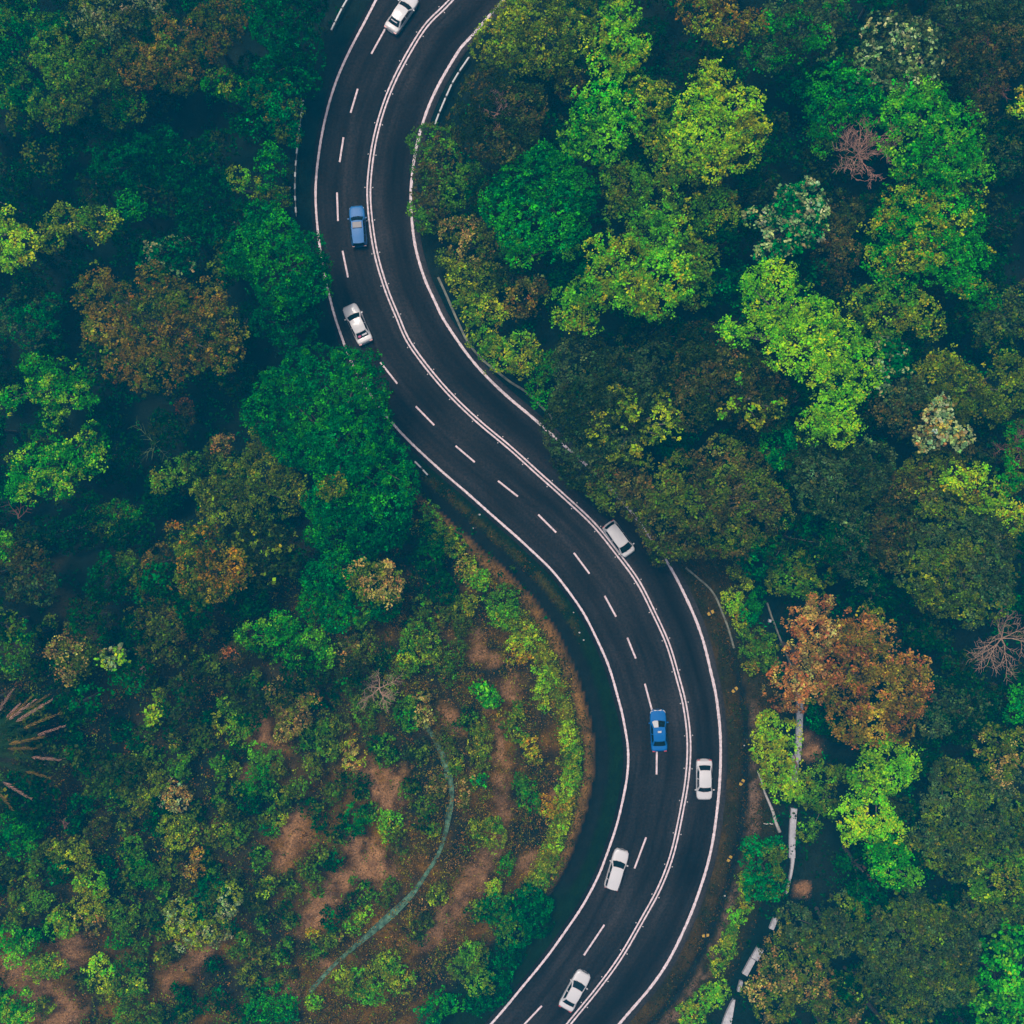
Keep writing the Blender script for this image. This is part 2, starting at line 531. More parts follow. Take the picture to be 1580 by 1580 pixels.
def bare_field(px, py):
    f = np.zeros(len(px))
    wx = (fnoise(px, py, 34.0, 71, 3) - .5) * 34; wy = (fnoise(px, py, 34.0, 81, 3) - .5) * 34     # ragged outlines
    px = px + wx; py = py + wy
    for bx, by, r in BARE:
        q = ((px - bx) ** 2 + (py - by) ** 2) / (1.25 * r) ** 2
        f = np.maximum(f, np.exp(-q * 1.2))
    return f


def BAND(px, py, d):
    """terrace bands that follow the bend"""
    ph = (d + 2.2 * (fnoise(px, py, 70.0, 95, 2) - .5)) * 2 * math.pi / 4.6
    return sstep(-0.35, 0.55, np.sin(ph - 2.0))


def RING(px, py, d):
    a = (1 - sstep(15, 20, d)) * sstep(860, 960, py) * (0.25 + 0.75 * BAND(px, py, d))
    b = sstep(1400, 1480, py + 0.05 * (px - 300)) * (1 - sstep(600, 700, px))
    c = np.exp(-(((px - 560) / 120) ** 2 + ((py - 1290) / 170) ** 2))
    return np.clip(a + 0.9 * b + 0.8 * c + 0.12, 0, 1)


bare = bare_field(gpx, gpy)
hw = hill_w(gpx, gpy) * (gs < 0)
nz1 = fnoise(GV[:, 0], GV[:, 1], 3.0, 11); nz2 = fnoise(GV[:, 0], GV[:, 1], 0.9, 15); nz3 = vnoise(GV[:, 0], GV[:, 1], 0.45, 22)
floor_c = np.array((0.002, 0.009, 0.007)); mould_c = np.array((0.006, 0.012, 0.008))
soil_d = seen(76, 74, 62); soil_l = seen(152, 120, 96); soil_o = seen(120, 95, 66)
ditch_c = np.array((0.005, 0.007, 0.006)); dark_verge_c = seen(10, 60, 61); verge_c = seen(52, 70, 66); path_c = seen(124, 100, 76); track_c = seen(118, 104, 96)
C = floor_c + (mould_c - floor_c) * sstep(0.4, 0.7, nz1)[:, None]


def blend(C, c, w):
    return C * (1 - w[:, None]) + np.asarray(c) * w[:, None]


hsoil = soil_d * (0.35 + 1.0 * sstep(0.25, 0.75, nz2))[:, None]
hsoil = blend(hsoil, soil_o, sstep(0.5, 0.75, nz1) * 0.7)
C = blend(C, hsoil, hw * sstep(4.8, 5.6, gd) * np.clip(0.9 * sstep(0.2, 0.5, bare) + RING(gpx, gpy, gd) * (0.25 + 0.75 * sstep(0.35, 0.6, nz1)), 0, 1))
C = blend(C, soil_l, np.clip(0.85 * sstep(0.30, 0.95, bare * (0.15 + 1.5 * nz2)), 0, 1))
# left verge beside the hillside: stony strip, darker ditch band, brown bench
lv = (gs < 0) * sstep(700, 780, gpy) * (1 - sstep(1352, 1400, gpy))
edge_fade = 1 - sstep(920, 1010, gpy)
C = blend(C, dark_verge_c, (gs < 0) * sstep(660, 730, gpy) * (1 - sstep(4.6, 5.2, gd)) * (gd > -0.5))
C = blend(C, verge_c * (0.7 + 1.2 * nz2.mean()), lv * edge_fade * sstep(0.5, 0.9, gd) * (1 - sstep(1.4, 1.8, gd)) * sstep(0.35, 0.6, nz2))
C = blend(C, ditch_c, lv * sstep(1.3, 1.6, gd) * (1 - sstep(2.9, 3.15, gd)))
C = blend(C, path_c, lv * sstep(3.0, 3.2, gd) * (1 - sstep(4.1, 4.4, gd)) * (0.6 + 0.5 * sstep(0.3, 0.65, nz2)))
# right verge: brown grass, dark ditch line, trodden edge
rv = (gs > 0) * sstep(840, 890, gpy)
C = blend(C, seen(38, 62, 62), rv * (1 - sstep(5.2, 6.5, gd)))
C = blend(C, seen(70, 72, 66), rv * (1 - sstep(2.6, 3.2, gd)) * sstep(0.45, 0.75, nz1) * 0.8)
C = blend(C, ditch_c, rv * sstep(1.6, 2.0, gd) * (1 - sstep(2.5, 2.9, gd)) * sstep(960, 1060, gpy))
C = blend(C, track_c * 0.8, rv * sstep(2.6, 3.0, gd) * (1 - sstep(3.7, 4.4, gd)) * sstep(0.3, 0.6, nz2) * sstep(1040, 1140, gpy))
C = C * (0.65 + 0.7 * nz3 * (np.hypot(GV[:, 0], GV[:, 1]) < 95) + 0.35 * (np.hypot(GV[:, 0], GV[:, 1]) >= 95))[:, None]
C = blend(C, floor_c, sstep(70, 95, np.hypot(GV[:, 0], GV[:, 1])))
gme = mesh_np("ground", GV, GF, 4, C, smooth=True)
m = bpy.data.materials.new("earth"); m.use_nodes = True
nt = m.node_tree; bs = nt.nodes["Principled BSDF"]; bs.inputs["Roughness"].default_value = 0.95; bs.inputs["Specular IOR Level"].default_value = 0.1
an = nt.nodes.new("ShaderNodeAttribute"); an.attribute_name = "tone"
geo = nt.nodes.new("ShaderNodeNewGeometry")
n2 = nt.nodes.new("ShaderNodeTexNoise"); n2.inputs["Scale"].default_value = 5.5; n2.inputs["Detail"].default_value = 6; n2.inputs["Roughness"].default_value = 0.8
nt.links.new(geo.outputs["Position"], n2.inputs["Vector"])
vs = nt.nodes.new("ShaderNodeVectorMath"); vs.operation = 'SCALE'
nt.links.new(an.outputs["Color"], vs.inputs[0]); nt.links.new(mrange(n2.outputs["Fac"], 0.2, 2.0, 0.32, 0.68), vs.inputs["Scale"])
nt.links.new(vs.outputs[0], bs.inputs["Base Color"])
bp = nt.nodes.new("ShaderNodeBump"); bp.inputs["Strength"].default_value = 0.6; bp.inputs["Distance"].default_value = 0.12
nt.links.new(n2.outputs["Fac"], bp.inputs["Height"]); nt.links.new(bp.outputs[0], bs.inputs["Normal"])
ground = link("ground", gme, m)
tag(ground, "earth and leaf litter under the forest and along the road", None, None, "structure")
# ------------------------------------------------------------------ cars
M_WHITE = principled("white_car_paint", (0.56, 0.535, 0.535), 0.35, spec=0.4, coat=0.3)
M_BLUE_A = principled("steel_blue_car_paint", seen(28, 118, 182), 0.45, spec=0.3, coat=0.0)
M_BLUE_B = principled("deep_blue_car_paint", seen(0, 112, 182), 0.6, spec=0.2, coat=0.0)
M_GLASS = principled("car_glass", (0.006, 0.012, 0.014), 0.12, spec=0.4)
M_SKY_REFLECTION = principled("sky_reflection_grey", seen(122, 126, 134), 0.4, spec=0.3)  # sky mirrored in the windscreen, painted as flat grey
M_TYRE = principled("tyre_rubber", (0.012, 0.012, 0.012), 0.9)
M_RIM = principled("wheel_rim", (0.35, 0.35, 0.36), 0.35, metal=0.8)
M_TRIM = principled("black_trim", (0.012, 0.012, 0.012), 0.6)
M_LAMP = principled("headlamp_lens", (0.55, 0.56, 0.58), 0.15, spec=0.6)
M_TAIL = principled("tail_lamp_lens", (0.40, 0.05, 0.05), 0.25, spec=0.5)
M_PINK = principled("pink_cloth", (0.45, 0.10, 0.20), 0.8)
M_PALE = principled("pale_matt", (0.50, 0.50, 0.51), 0.8)

KIND = {  # L, W, nose rounding, windscreen base x, roof front x, roof rear x, rear window base x, belt z, roof z, tail z
    'sedan': dict(L=4.55, W=1.78, fb=1.12, ft=0.42, rt=-0.98, rb=-1.62, belt=0.90, roof=1.44, hood=0.80, tail=0.93),
    'compact': dict(L=4.40, W=1.76, fb=1.25, ft=0.62, rt=-1.10, rb=-1.62, belt=0.90, roof=1.46, hood=0.82, tail=0.95),
    'wagon': dict(L=4.45, W=1.72, fb=0.98, ft=0.36, rt=-2.00, rb=-2.16, belt=0.92, roof=1.52, hood=0.84, tail=0.92),
    'van': dict(L=4.15, W=1.72, fb=1.55, ft=0.72, rt=-1.62, rb=-1.92, belt=0.95, roof=1.62, hood=0.88, tail=0.94),
}


def grid_mesh(name, G, mat, parent, flip=False, smooth=True):
    """G: (n, m, 3) array of points as one sheet"""
    n, m_, _ = G.shape
    k = (np.arange(n - 1)[:, None] * m_ + np.arange(m_ - 1)[None, :]).ravel()
    F = np.c_[k, k + 1, k + m_ + 1, k + m_]
    if flip: F = F[:, ::-1]
    return link(name, mesh_np(name, G.reshape(-1, 3), F, 4, smooth=smooth), mat, parent)


def outward(G, c=(0, 0, 0.6)):
    """flip test: does the sheet's first normal point away from the car's middle"""
    a, b, d = G[0, 0], G[0, 1], G[1, 0]
    nrm = np.cross(b - a, d - a)
    mid = G.mean(axis=(0, 1))
    return nrm @ (mid - np.array(c)) > 0


def sheet(name, G, mat, parent, off=0.0):
    if off:
        a = np.gradient(G, axis=1); b = np.gradient(G, axis=0)
        nn = np.cross(a, b); nn /= np.linalg.norm(nn, axis=2)[..., None] + 1e-9
        s = 1 if outward(G) else -1
        G = G + nn * off * s
    return grid_mesh(name, G, mat, parent, flip=not outward(G))


def car(label, px, py, heading, paint, kind, group, glass=None, extras=()):
    k = KIND[kind]; L, W = k['L'], k['W']
    x, y, _ = P(px, py, 0.6)
    root = empty("car", (x, y, 0.0), math.radians(heading))
    tag(root, label, "car", group)
    hw = W / 2
    # lower body: lofted cross sections
    xs = np.r_[np.linspace(-L / 2, -L / 2 + 0.35, 6), np.linspace(-L / 2 + 0.6, L / 2 - 0.75, 14), np.linspace(L / 2 - 0.5, L / 2, 8)]
    sec = []
    for t in xs:
        q = t / (L / 2)
        if q > 0: f = (1 - max(0, (q - 0.55) / 0.45) ** 3 * 0.30)
        else: f = (1 - max(0, (-q - 0.72) / 0.28) ** 3 * 0.16)
        w = hw * f
        if t > k['fb'] - 0.1: zt = k['belt'] + (k['hood'] - k['belt']) * min(1, (t - k['fb'] + 0.1) / (L / 2 - k['fb'])) ** 0.8
        elif t < k['rb'] + 0.1: zt = k['belt'] + (k['tail'] - k['belt']) * 0.5
        else: zt = k['belt']
        e = max(0, abs(q) - 0.9) / 0.1
        zt = zt - 0.26 * e ** 2
        z0 = 0.20 + 0.14 * e ** 2
        arch = min(abs(t - L * 0.30), abs(t + L * 0.29))
        half = [(w * 0.86, z0), (w * 0.985, z0 + 0.12), (w, 0.55), (w * 0.985, zt - 0.14), (w * 0.94, zt - 0.04), (w * 0.82, zt), (w * 0.45, zt + 0.025), (0, zt + 0.035)]
        ring = [(t, a, b) for a, b in half] + [(t, -a, b) for a, b in half[-2::-1]]
        sec.append(ring)
    S = np.array(sec); n, m_ = S.shape[:2]
    kk = (np.arange(n - 1)[:, None] * m_ + np.arange(m_ - 1)[None, :]).ravel()
    F = [tuple(f) for f in np.c_[kk, kk + 1, kk + m_ + 1, kk + m_]]
    for i in range(n - 1): F.append((i * m_ + m_ - 1, i * m_, (i + 1) * m_, (i + 1) * m_ + m_ - 1))
    F.append(tuple(range(m_ - 1, -1, -1))); F.append(tuple((n - 1) * m_ + j for j in range(m_)))
    me = bpy.data.meshes.new("body"); me.from_pydata([tuple(p) for p in S.reshape(-1, 3)], [], F); me.update()
    for p in me.polygons: p.use_smooth = len(p.vertices) == 4
    link("body", me, paint, root)

    # cabin outline at the belt and at the roof
    wb, wt = hw * 0.93, hw * 0.72
    v = np.linspace(-1, 1, 9)

    def edge_front(s, vv):
        xb = k['fb'] + 0.13 * (1 - vv ** 2) - 0.10; xt = k['ft'] + 0.07 * (1 - vv ** 2)
        return np.stack([xb * (1 - s) + xt * s, vv * (wb * (1 - s) + wt * s), (k['belt'] + 0.01) * (1 - s) + (k['roof'] - 0.02 * vv ** 2) * s + 0 * vv], -1)

    def edge_rear(s, vv):
        xb = k['rb'] - 0.07 * (1 - vv ** 2); xt = k['rt'] - 0.06 * (1 - vv ** 2)
        return np.stack([xb * (1 - s) + xt * s, vv * (wb * 0.95 * (1 - s) + wt * 0.95 * s), (k['belt'] + 0.02) * (1 - s) + (k['roof'] - 0.03 - 0.02 * vv ** 2) * s + 0 * vv], -1)

    def edge_side(s, uu, sg):
        a = edge_front(s, np.full_like(uu, sg)); b = edge_rear(s, np.full_like(uu, sg))
        g = a * (1 - uu[..., None]) + b * uu[..., None]
        bow = 0.05 * np.sin(math.pi * uu)
        g[..., 1] += sg * bow * (1 - 0.4 * s); g[..., 2] += 0.05 * np.sin(math.pi * uu) * s
        return g

    ss = np.linspace(0, 1, 5)
    sg_, vg = np.meshgrid(ss, v, indexing='ij')
    sheet("front_pillars", edge_front(sg_, vg), paint, root)
    sheet("rear_pillars", edge_rear(sg_, vg), paint, root)
    u = np.linspace(0, 1, 9)
    s2, ug = np.meshgrid(ss, u, indexing='ij')
    for sg in (1, -1):
        sheet("side_pillars", edge_side(s2, ug, sg), paint, root)
    # roof skin
    rv_, ru = np.meshgrid(v, u, indexing='ij')
    A = edge_side(np.ones_like(ru), ru, 1); B = edge_side(np.ones_like(ru), ru, -1)
    G = A * ((1 + rv_) / 2)[..., None] + B * ((1 - rv_) / 2)[..., None]
    fa = edge_front(1.0, rv_[:, 0]); ra = edge_rear(1.0, rv_[:, 0])
    G[:, 0] = fa; G[:, -1] = ra
    G[..., 2] += 0.045 * (1 - rv_ ** 2) * np.sin(math.pi * np.clip(ru, 0.02, 0.98)) ** 0.5
    sheet("roof", G, paint, root)
    # glass, a few millimetres proud of the pillars
    s3 = np.linspace(0.05, 0.95, 5)
    a3, b3 = np.meshgrid(s3, v * 0.90, indexing='ij')
    ws = sheet("windscreen", edge_front(a3, b3), glass or M_GLASS, root, 0.008)
    a3, b3 = np.meshgrid(np.linspace(0.08, 0.92, 5), v * 0.86, indexing='ij')
    sheet("rear_window", edge_rear(a3, b3), M_GLASS, root, 0.008)
    cuts = [(0.07, 0.47), (0.52, 0.90)] if kind != 'wagon' else [(0.06, 0.33), (0.36, 0.64), (0.67, 0.93)]
    for sg in (1, -1):
        for u0, u1 in cuts:
            a3, b3 = np.meshgrid(np.linspace(0.12, 0.88, 4), np.linspace(u0, u1, 5), indexing='ij')
            sheet("side_window", edge_side(a3, b3, sg), M_GLASS, root, 0.008)
    # wipers
    for sg in (0.25, -0.35):
        w_ = MB(); b0 = edge_front(np.array(0.02), np.array(sg + 0.3)); b1 = edge_front(np.array(0.12), np.array(sg - 0.45))
        w_.tube([b0 + [0.03, 0, 0.03], b1 + [0.03, 0, 0.03]], 0.012, 4); w_.build("wiper", M_TRIM, ws)
    # bonnet and boot panels, slightly proud
    def deck(name, x0, x1, wid):
        gx_, gy_ = np.meshgrid(np.linspace(x0, x1, 8), np.linspace(-1, 1, 9), indexing='ij')
        Z = np.zeros_like(gx_)
        for i in range(gx_.shape[0]):
            t = gx_[i, 0]
            j = int(np.clip(np.searchsorted(xs, t), 1, len(xs) - 1)); r = (t - xs[j - 1]) / (xs[j] - xs[j - 1])
            Rg = S[j - 1] * (1 - r) + S[j] * r
            top = Rg[4:11]
            yy = gy_[i] * wid * top[0, 1]
            Z[i] = np.interp(yy, top[::-1, 1], top[::-1, 2]); gy_[i] = yy
        sheet(name, np.stack([gx_, gy_, Z + 0.006], -1), paint, root)
    deck("bonnet", k['fb'] + 0.06, L / 2 - 0.16, 0.93)
    if k['rb'] > -L / 2 + 0.35: deck("boot_lid", -L / 2 + 0.10, k['rb'] - 0.12, 0.90)
    # lamps, bumpers, mirrors, wheels
    for sg in (1, -1):
        b = MB()
        b.add([(L / 2 - 0.05, sg * hw * 0.44, 0.60), (L / 2 - 0.30, sg * hw * 0.86, 0.60), (L / 2 - 0.42, sg * hw * 0.88, 0.74), (L / 2 - 0.22, sg * hw * 0.50, 0.73),
               (L / 2 + 0.005, sg * hw * 0.44, 0.60), (L / 2 - 0.20, sg * hw * 0.90, 0.60), (L / 2 - 0.36, sg * hw * 0.92, 0.755), (L / 2 - 0.12, sg * hw * 0.50, 0.745)],
              [(4, 5, 6, 7), (0, 3, 2, 1), (0, 1, 5, 4), (1, 2, 6, 5), (2, 3, 7, 6), (3, 0, 4, 7)])
        b.build("headlight", M_LAMP, root)
        b = MB(); b.box((-L / 2 + 0.06, sg * hw * 0.70, 0.74), (0.16, hw * 0.34, 0.14)); b.build("tail_light", M_TAIL, root)
        b = MB(); b.box((k['fb'] - 0.22, sg * (hw + 0.10), k['belt'] + 0.06), (0.13, 0.20, 0.13), 0, 0.8); b.build("wing_mirror", paint, root)
        for t in (L * 0.30, -L * 0.29):
            b = MB(); n_ = 14
            for r, yy in ((0.30, hw - 0.20), (0.31, hw - 0.17), (0.31, hw - 0.02), (0.28, hw + 0.004)): pass
            prof = [(0.19, hw - 0.20), (0.31, hw - 0.19), (0.31, hw - 0.02), (0.27, hw + 0.003), (0.19, hw + 0.003)]
            V = []; F = []
            for r, yy in prof:
                for j in range(n_):
                    th = 2 * math.pi * j / n_; V.append((t + r * math.cos(th), sg * yy, 0.31 + r * math.sin(th)))
            for i in range(len(prof) - 1):
                for j in range(n_): F.append((i * n_ + j, i * n_ + (j + 1) % n_, (i + 1) * n_ + (j + 1) % n_, (i + 1) * n_ + j))
            b.add(V, F); wo = b.build("wheel", M_TYRE, root)
            b = MB(); V = [(t, sg * (hw - 0.01), 0.31)] + [(t + (0.19 if j % 2 else 0.17) * math.cos(math.pi * j / 7), sg * (hw - 0.004), 0.31 + 0.19 * math.sin(math.pi * j / 7)) for j in range(14)]
            b.add(V, [(0, 1 + j, 1 + (j + 1) % 14) for j in range(14)]); b.build("rim", M_RIM, wo)
    for sg, nm in ((1, "front_bumper"), (-1, "rear_bumper")):
        b = MB(); yv = np.linspace(-1, 1, 9)
        V = []
        for q in yv:
            xx = sg * (L / 2 + 0.04 - 0.28 * abs(q) ** 2.6 * (1 if sg > 0 else 0.5))
            yy = q * hw * (0.80 if sg > 0 else 0.86)
            V += [(xx - sg * 0.14, yy, 0.30), (xx, yy, 0.32), (xx, yy, 0.52), (xx - sg * 0.14, yy, 0.57)]
        F = []
        for i in range(8):
            for j in range(4): F.append((i * 4 + j, i * 4 + (j + 1) % 4, (i + 1) * 4 + (j + 1) % 4, (i + 1) * 4 + j))
        F += [(3, 2, 1, 0), (32, 33, 34, 35)]
        b.add(V, F); b.build(nm, paint, root)
    b = MB(); b.box((L / 2 + 0.005, 0, 0.62), (0.05, hw * 0.75, 0.12)); b.build("grille", M_TRIM, root)
    for e in extras:
        nm, mat, fn = e
        b = MB(); fn(b, k, hw); b.build(nm, mat, root)
    return root


G_CAR = "cars driving along the winding road"
car("white sedan cut off by the top edge of the picture", 620, 21, 56, M_WHITE, 'sedan', G_CAR,
    extras=[("parcel_shelf_bag", M_PALE, lambda b, k, hw: b.box(((k['rt'] + k['rb']) / 2 + 0.02, 0.05, k['belt'] + 0.30), (0.20, 0.75, 0.06)))])
car("steel blue people carrier with painted grey sky reflection in the upper bend", 552.5, 349, 94.5, M_BLUE_A, 'wagon', G_CAR,
    extras=[("sky_reflection", M_SKY_REFLECTION, lambda b, k, hw: b.box((k['ft'] - 0.42, 0, k['roof'] + 0.045), (0.62, hw * 1.15, 0.03), 0, 0.95)),  # grey slab standing in for the windscreen's sky reflection
            ("roof_seam", M_TRIM, lambda b, k, hw: b.box((k['ft'] - 0.78, 0, k['roof'] + 0.042), (0.07, hw * 1.2, 0.03)))])
car("white sedan with pink and white things behind its rear window", 551.5, 500, 115, M_WHITE, 'sedan', G_CAR,
    extras=[("pink_bag", M_PINK, lambda b, k, hw: b.box((k['rb'] + 0.22, 0.33, k['belt'] + 0.22), (0.30, 0.30, 0.12))),
            ("white_bag", M_PALE, lambda b, k, hw: b.box((k['rb'] + 0.26, -0.25, k['belt'] + 0.22), (0.30, 0.55, 0.12)))])
car("white van beside the double line, half under overhanging tree branches", 955, 831.5, -54, M_WHITE, 'van', G_CAR)
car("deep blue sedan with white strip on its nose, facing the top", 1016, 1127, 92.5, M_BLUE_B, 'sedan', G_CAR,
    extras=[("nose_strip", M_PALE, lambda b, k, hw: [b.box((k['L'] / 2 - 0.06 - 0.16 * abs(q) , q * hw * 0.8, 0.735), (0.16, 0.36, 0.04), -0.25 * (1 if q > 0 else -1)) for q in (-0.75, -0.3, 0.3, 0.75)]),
            ("windscreen_glare", M_PALE, lambda b, k, hw: b.add([(k['ft'] + 0.08, 0.08, k['roof'] + 0.0), (k['ft'] + 0.06, 0.55, k['roof'] - 0.02), (k['fb'] - 0.08, 0.70, k['belt'] + 0.12), (k['fb'] + 0.03, 0.45, k['belt'] + 0.10), (k['fb'] + 0.02, 0.05, k['belt'] + 0.13)], [(0, 1, 2, 3, 4)])),  # white patch shaped and painted as glare on the windscreen
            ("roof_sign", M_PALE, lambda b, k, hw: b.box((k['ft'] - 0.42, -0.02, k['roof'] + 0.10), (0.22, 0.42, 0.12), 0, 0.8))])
car("white compact sedan facing the bottom beside the outer edge line", 1086.5, 1203, -90, M_WHITE, 'compact', G_CAR)
car("white estate car with long roof hugging the inner edge line", 951.5, 1341, 73.5, M_WHITE, 'wagon', G_CAR)
car("white sedan with two pale mirrors near the bottom edge", 887, 1528, 61, M_WHITE, 'sedan', G_CAR)
# ------------------------------------------------------------------ drains, kerbs, rails, signs and small roadside things
def ground_line(pts, step=10.0, lift=0.0, z_fixed=None):
    q = catmull(pts, step)
    return [Vector((*ground_at(a, b)[:2], ground_at(a, b)[2] + lift)) for a, b in q]


def ribbon(name, line, widths, mat, parent=None, thick=0.12, lip=0.0):
    """a channel or kerb that follows the ground: closed section, optional raised lips"""
    V = []; F = []; n = len(line)
    for i, p in enumerate(line):
        d = line[min(i + 1, n - 1)] - line[max(i - 1, 0)]; d.z = 0; d.normalize()
        s = Vector((-d.y, d.x, 0)); w = (widths[i] if hasattr(widths, '__len__') else widths) / 2
        prof = [(-w, -0.3), (-w, thick), (-w * 0.72, thick), (-w * 0.6, thick - lip), (w * 0.6, thick - lip), (w * 0.72, thick), (w, thick), (w, -0.3)]
        for a, z in prof: V.append(p + s * a + Vector((0, 0, z)))
    m_ = 8
    for i in range(n - 1):
        for j in range(m_ - 1): F.append((i * m_ + j, (i + 1) * m_ + j, (i + 1) * m_ + j + 1, i * m_ + j + 1))
    F.append(tuple(range(m_))); F.append(tuple((n - 1) * m_ + j for j in range(m_ - 1, -1, -1)))
    b = MB(); b.add(V, F); return b.build(name, mat, parent)


# mossy drain on the hillside berm
dl = ground_line([(655, 1118), (668, 1135), (680, 1158), (690, 1188), (695, 1220), (693, 1255), (686, 1290), (675, 1320), (655, 1352), (635, 1380), (610, 1405), (580, 1432), (545, 1462), (512, 1492), (478, 1530)], 8, 0.05)
wd = 0.38 + 0.42 * np.abs(np.sin(np.linspace(0.3, 7.0, len(dl)))) ** 3
DRAIN_XY = np.array([(p.x, p.y) for p in dl])
o = ribbon("berm_drain", dl, list(wd), M_MOSS, None, 0.10, 0.07)
tag(o, "narrow mossy green drain curving over the bare hillside", "drain")

# stepped concrete drain on the right bank, in slabs that show between the leaves
slabs = [[(1233, 1068), (1233, 1100), (1231, 1145), (1229, 1172)], [(1226, 1165), (1225, 1192), (1223, 1212)], [(1224, 1246), (1222, 1275), (1221, 1300), (1221, 1322)], [(1222, 1320), (1221, 1336), (1217, 1358), (1212, 1378)],
         [(1196, 1415), (1189, 1432)], [(1172, 1462), (1163, 1478)], [(1161, 1478), (1148, 1502)], [(1143, 1512), (1139, 1528)], [(1132, 1540), (1126, 1558), (1117, 1590)]]
wds = [0.66, 0.70, 0.66, [0.42, 0.28, 0.22, 0.18], 0.5, 0.8, 0.6, 0.36, [0.2, 0.6, 0.9, 1.0]]
dr = empty("concrete_drain", ground_at(1225, 1200))
tag(dr, "pale stepped concrete drain running down the wooded bank", "drain")
for s, w in zip(slabs, wds):
    ln = ground_line(s, 9, 0.30)
    ww = np.interp(np.linspace(0, 1, len(ln)), np.linspace(0, 1, len(w)), w) if hasattr(w, '__len__') else np.full(len(ln), w)
    ln = [p - dr.location for p in ln]
    ribbon("slab", ln, list(ww), M_CONC, dr, 0.16, 0.05)

ln = ground_line([(1183, 930), (1190, 952), (1198, 972), (1206, 993), (1213, 1010), (1222, 1032)], 8, 0.25)
o = ribbon("narrow_drain", ln, 0.16, M_KERB, None, 0.1, 0.02)
tag(o, "thin pale drain edge beside the roadside shrubs above the rust tree", "drain")
o = ribbon("drain_box", [Vector((*ground_at(1185, 957)[:2], ground_at(1185, 957)[2] + 0.3)), Vector((*ground_at(1189, 958)[:2], ground_at(1189, 958)[2] + 0.3))], 0.30, M_CONC, None, 0.15, 0.03)
tag(o, "small pale inspection box on the thin drain edge", "box")

# verge kerbs
for pts, lab, w in (([(676, 428), (684, 445), (695, 470), (708, 500), (722, 528), (742, 553), (765, 572), (788, 590), (812, 605), (835, 627), (853, 647)], "pale kerb along the inner verge below the yellow-green shrubs", 0.24),
                    ([(1058, 876), (1078, 893), (1095, 908), (1106, 925), (1114, 945), (1122, 965), (1128, 985), (1132, 1000)], "pale broken kerb under the shrubs above the rust tree", 0.20)):
    o = ribbon("verge_kerb", ground_line(pts, 9, 0.06), w, M_KERB, None, 0.12, 0.02); tag(o, lab, "kerb")

# guard rails: posts, a dark beam and white painted panels
def rail(label, pts, panel=0.66, gap=0.68, start=0.0, h=0.62, on=None):
    q = catmull(pts, 5); L3 = [Vector(P(a, b, h)) for a, b in q]
    root = empty("guard_rail", (L3[0].x, L3[0].y, 0)); tag(root, label, "guard rail", "guard rails beside the road")
    R = [p - root.location for p in L3]
    b = MB(); b.tube([p - Vector((0, 0, 0.03)) for p in R], 0.05, 6); b.build("beam", M_RAIL, root)
    s = np.r_[0, np.cumsum([(R[i + 1] - R[i]).length for i in range(len(R) - 1)])]
    at_ = lambda t: Vector([float(np.interp(t, s, [p[k] for p in R])) for k in range(3)])
    t = start; i = 0
    while t < s[-1] - 0.1:
        e = min(t + panel * (0.8 + 0.45 * random.random()), s[-1])
        if on is None or on(t / s[-1]):
            a, c = at_(t), at_(e); d = (c - a)
            bb = MB(); bb.box(((a.x + c.x) / 2, (a.y + c.y) / 2, h), (d.length, 0.17, 0.22), math.atan2(d.y, d.x), 0.92); bb.build("rail_panel", M_WHITEPAINT, root)
        if i % 2 == 0:
            a = at_(t); bb = MB(); bb.tube([(a.x, a.y, -0.4), (a.x, a.y, h - 0.05)], 0.06, 6); bb.build("post", M_RAIL, root)
        t = e + gap; i += 1
    return root


rail("dashed white guard rail left of the upper bend", [(468, 155), (463, 190), (459, 225), (456, 260), (455, 295), (457, 334)])
rail("short white guard rail at the top edge left of the road", [(540, -8), (526, 16), (511, 47)], 2.0, 0.05)
rail("slim white guard rail inside the upper bend", [(724, 88), (713, 104), (700, 124), (688, 150), (677, 176), (671, 192)], 1.6, 0.15)
rail("short double guard rail piece below the emerald tree", [(640, 712), (650, 722), (660, 733)], 0.9, 0.3)

# yellow curve boards on the outer verge
for i, (a, b_, lab) in enumerate([(1095, 945, "small yellow curve board highest up the outer verge"), (1132, 1063, "small yellow curve board left of the rust tree"), (1143, 1205, "small yellow curve board right of the white compact sedan"),
                                  (1124, 1322, "small yellow curve board left of the pale concrete drain"), (1087, 1440, "small yellow curve board lowest down the outer verge")]):
    x, y, z = ground_at(a, b_)
    t = empty("curve_board", (x, y, z), [0.55, 0.75, 0.95, 1.0, 0.15][i]); tag(t, lab, "sign", "yellow curve boards along the outer verge")
    for sx in (-0.22, 0.22):
        m_ = MB(); m_.tube([(sx, 0, -0.2), (sx, 0.04, 0.75)], 0.03, 6); m_.build("post", M_POST, t)
    tilt = 0.55
    for sx in (-0.23, 0.23):   # two yellow halves with a black chevron between them
        m_ = MB(); V = []
        for zz in (0, 0.03):
            for u_, v_ in ((-0.13, -0.26), (0.15, -0.16), (0.15, 0.20), (-0.13, 0.26)):
                u_ = u_ if sx > 0 else -u_
                V.append((sx + u_, v_ * math.cos(tilt) + zz, 0.75 + v_ * math.sin(tilt) + zz))
        F = [(0, 1, 2, 3), (7, 6, 5, 4), (0, 4, 5, 1), (1, 5, 6, 2), (2, 6, 7, 3), (3, 7, 4, 0)]
        if sx > 0: F = [f[::-1] for f in F]
        m_.add(V, F); m_.build("yellow_panel", M_YELLOW, t)
    m_ = MB(); m_.box((0, 0.0, 0.75), (0.17, 0.42, 0.05)); m_.build("chevron", M_BLACK, t)

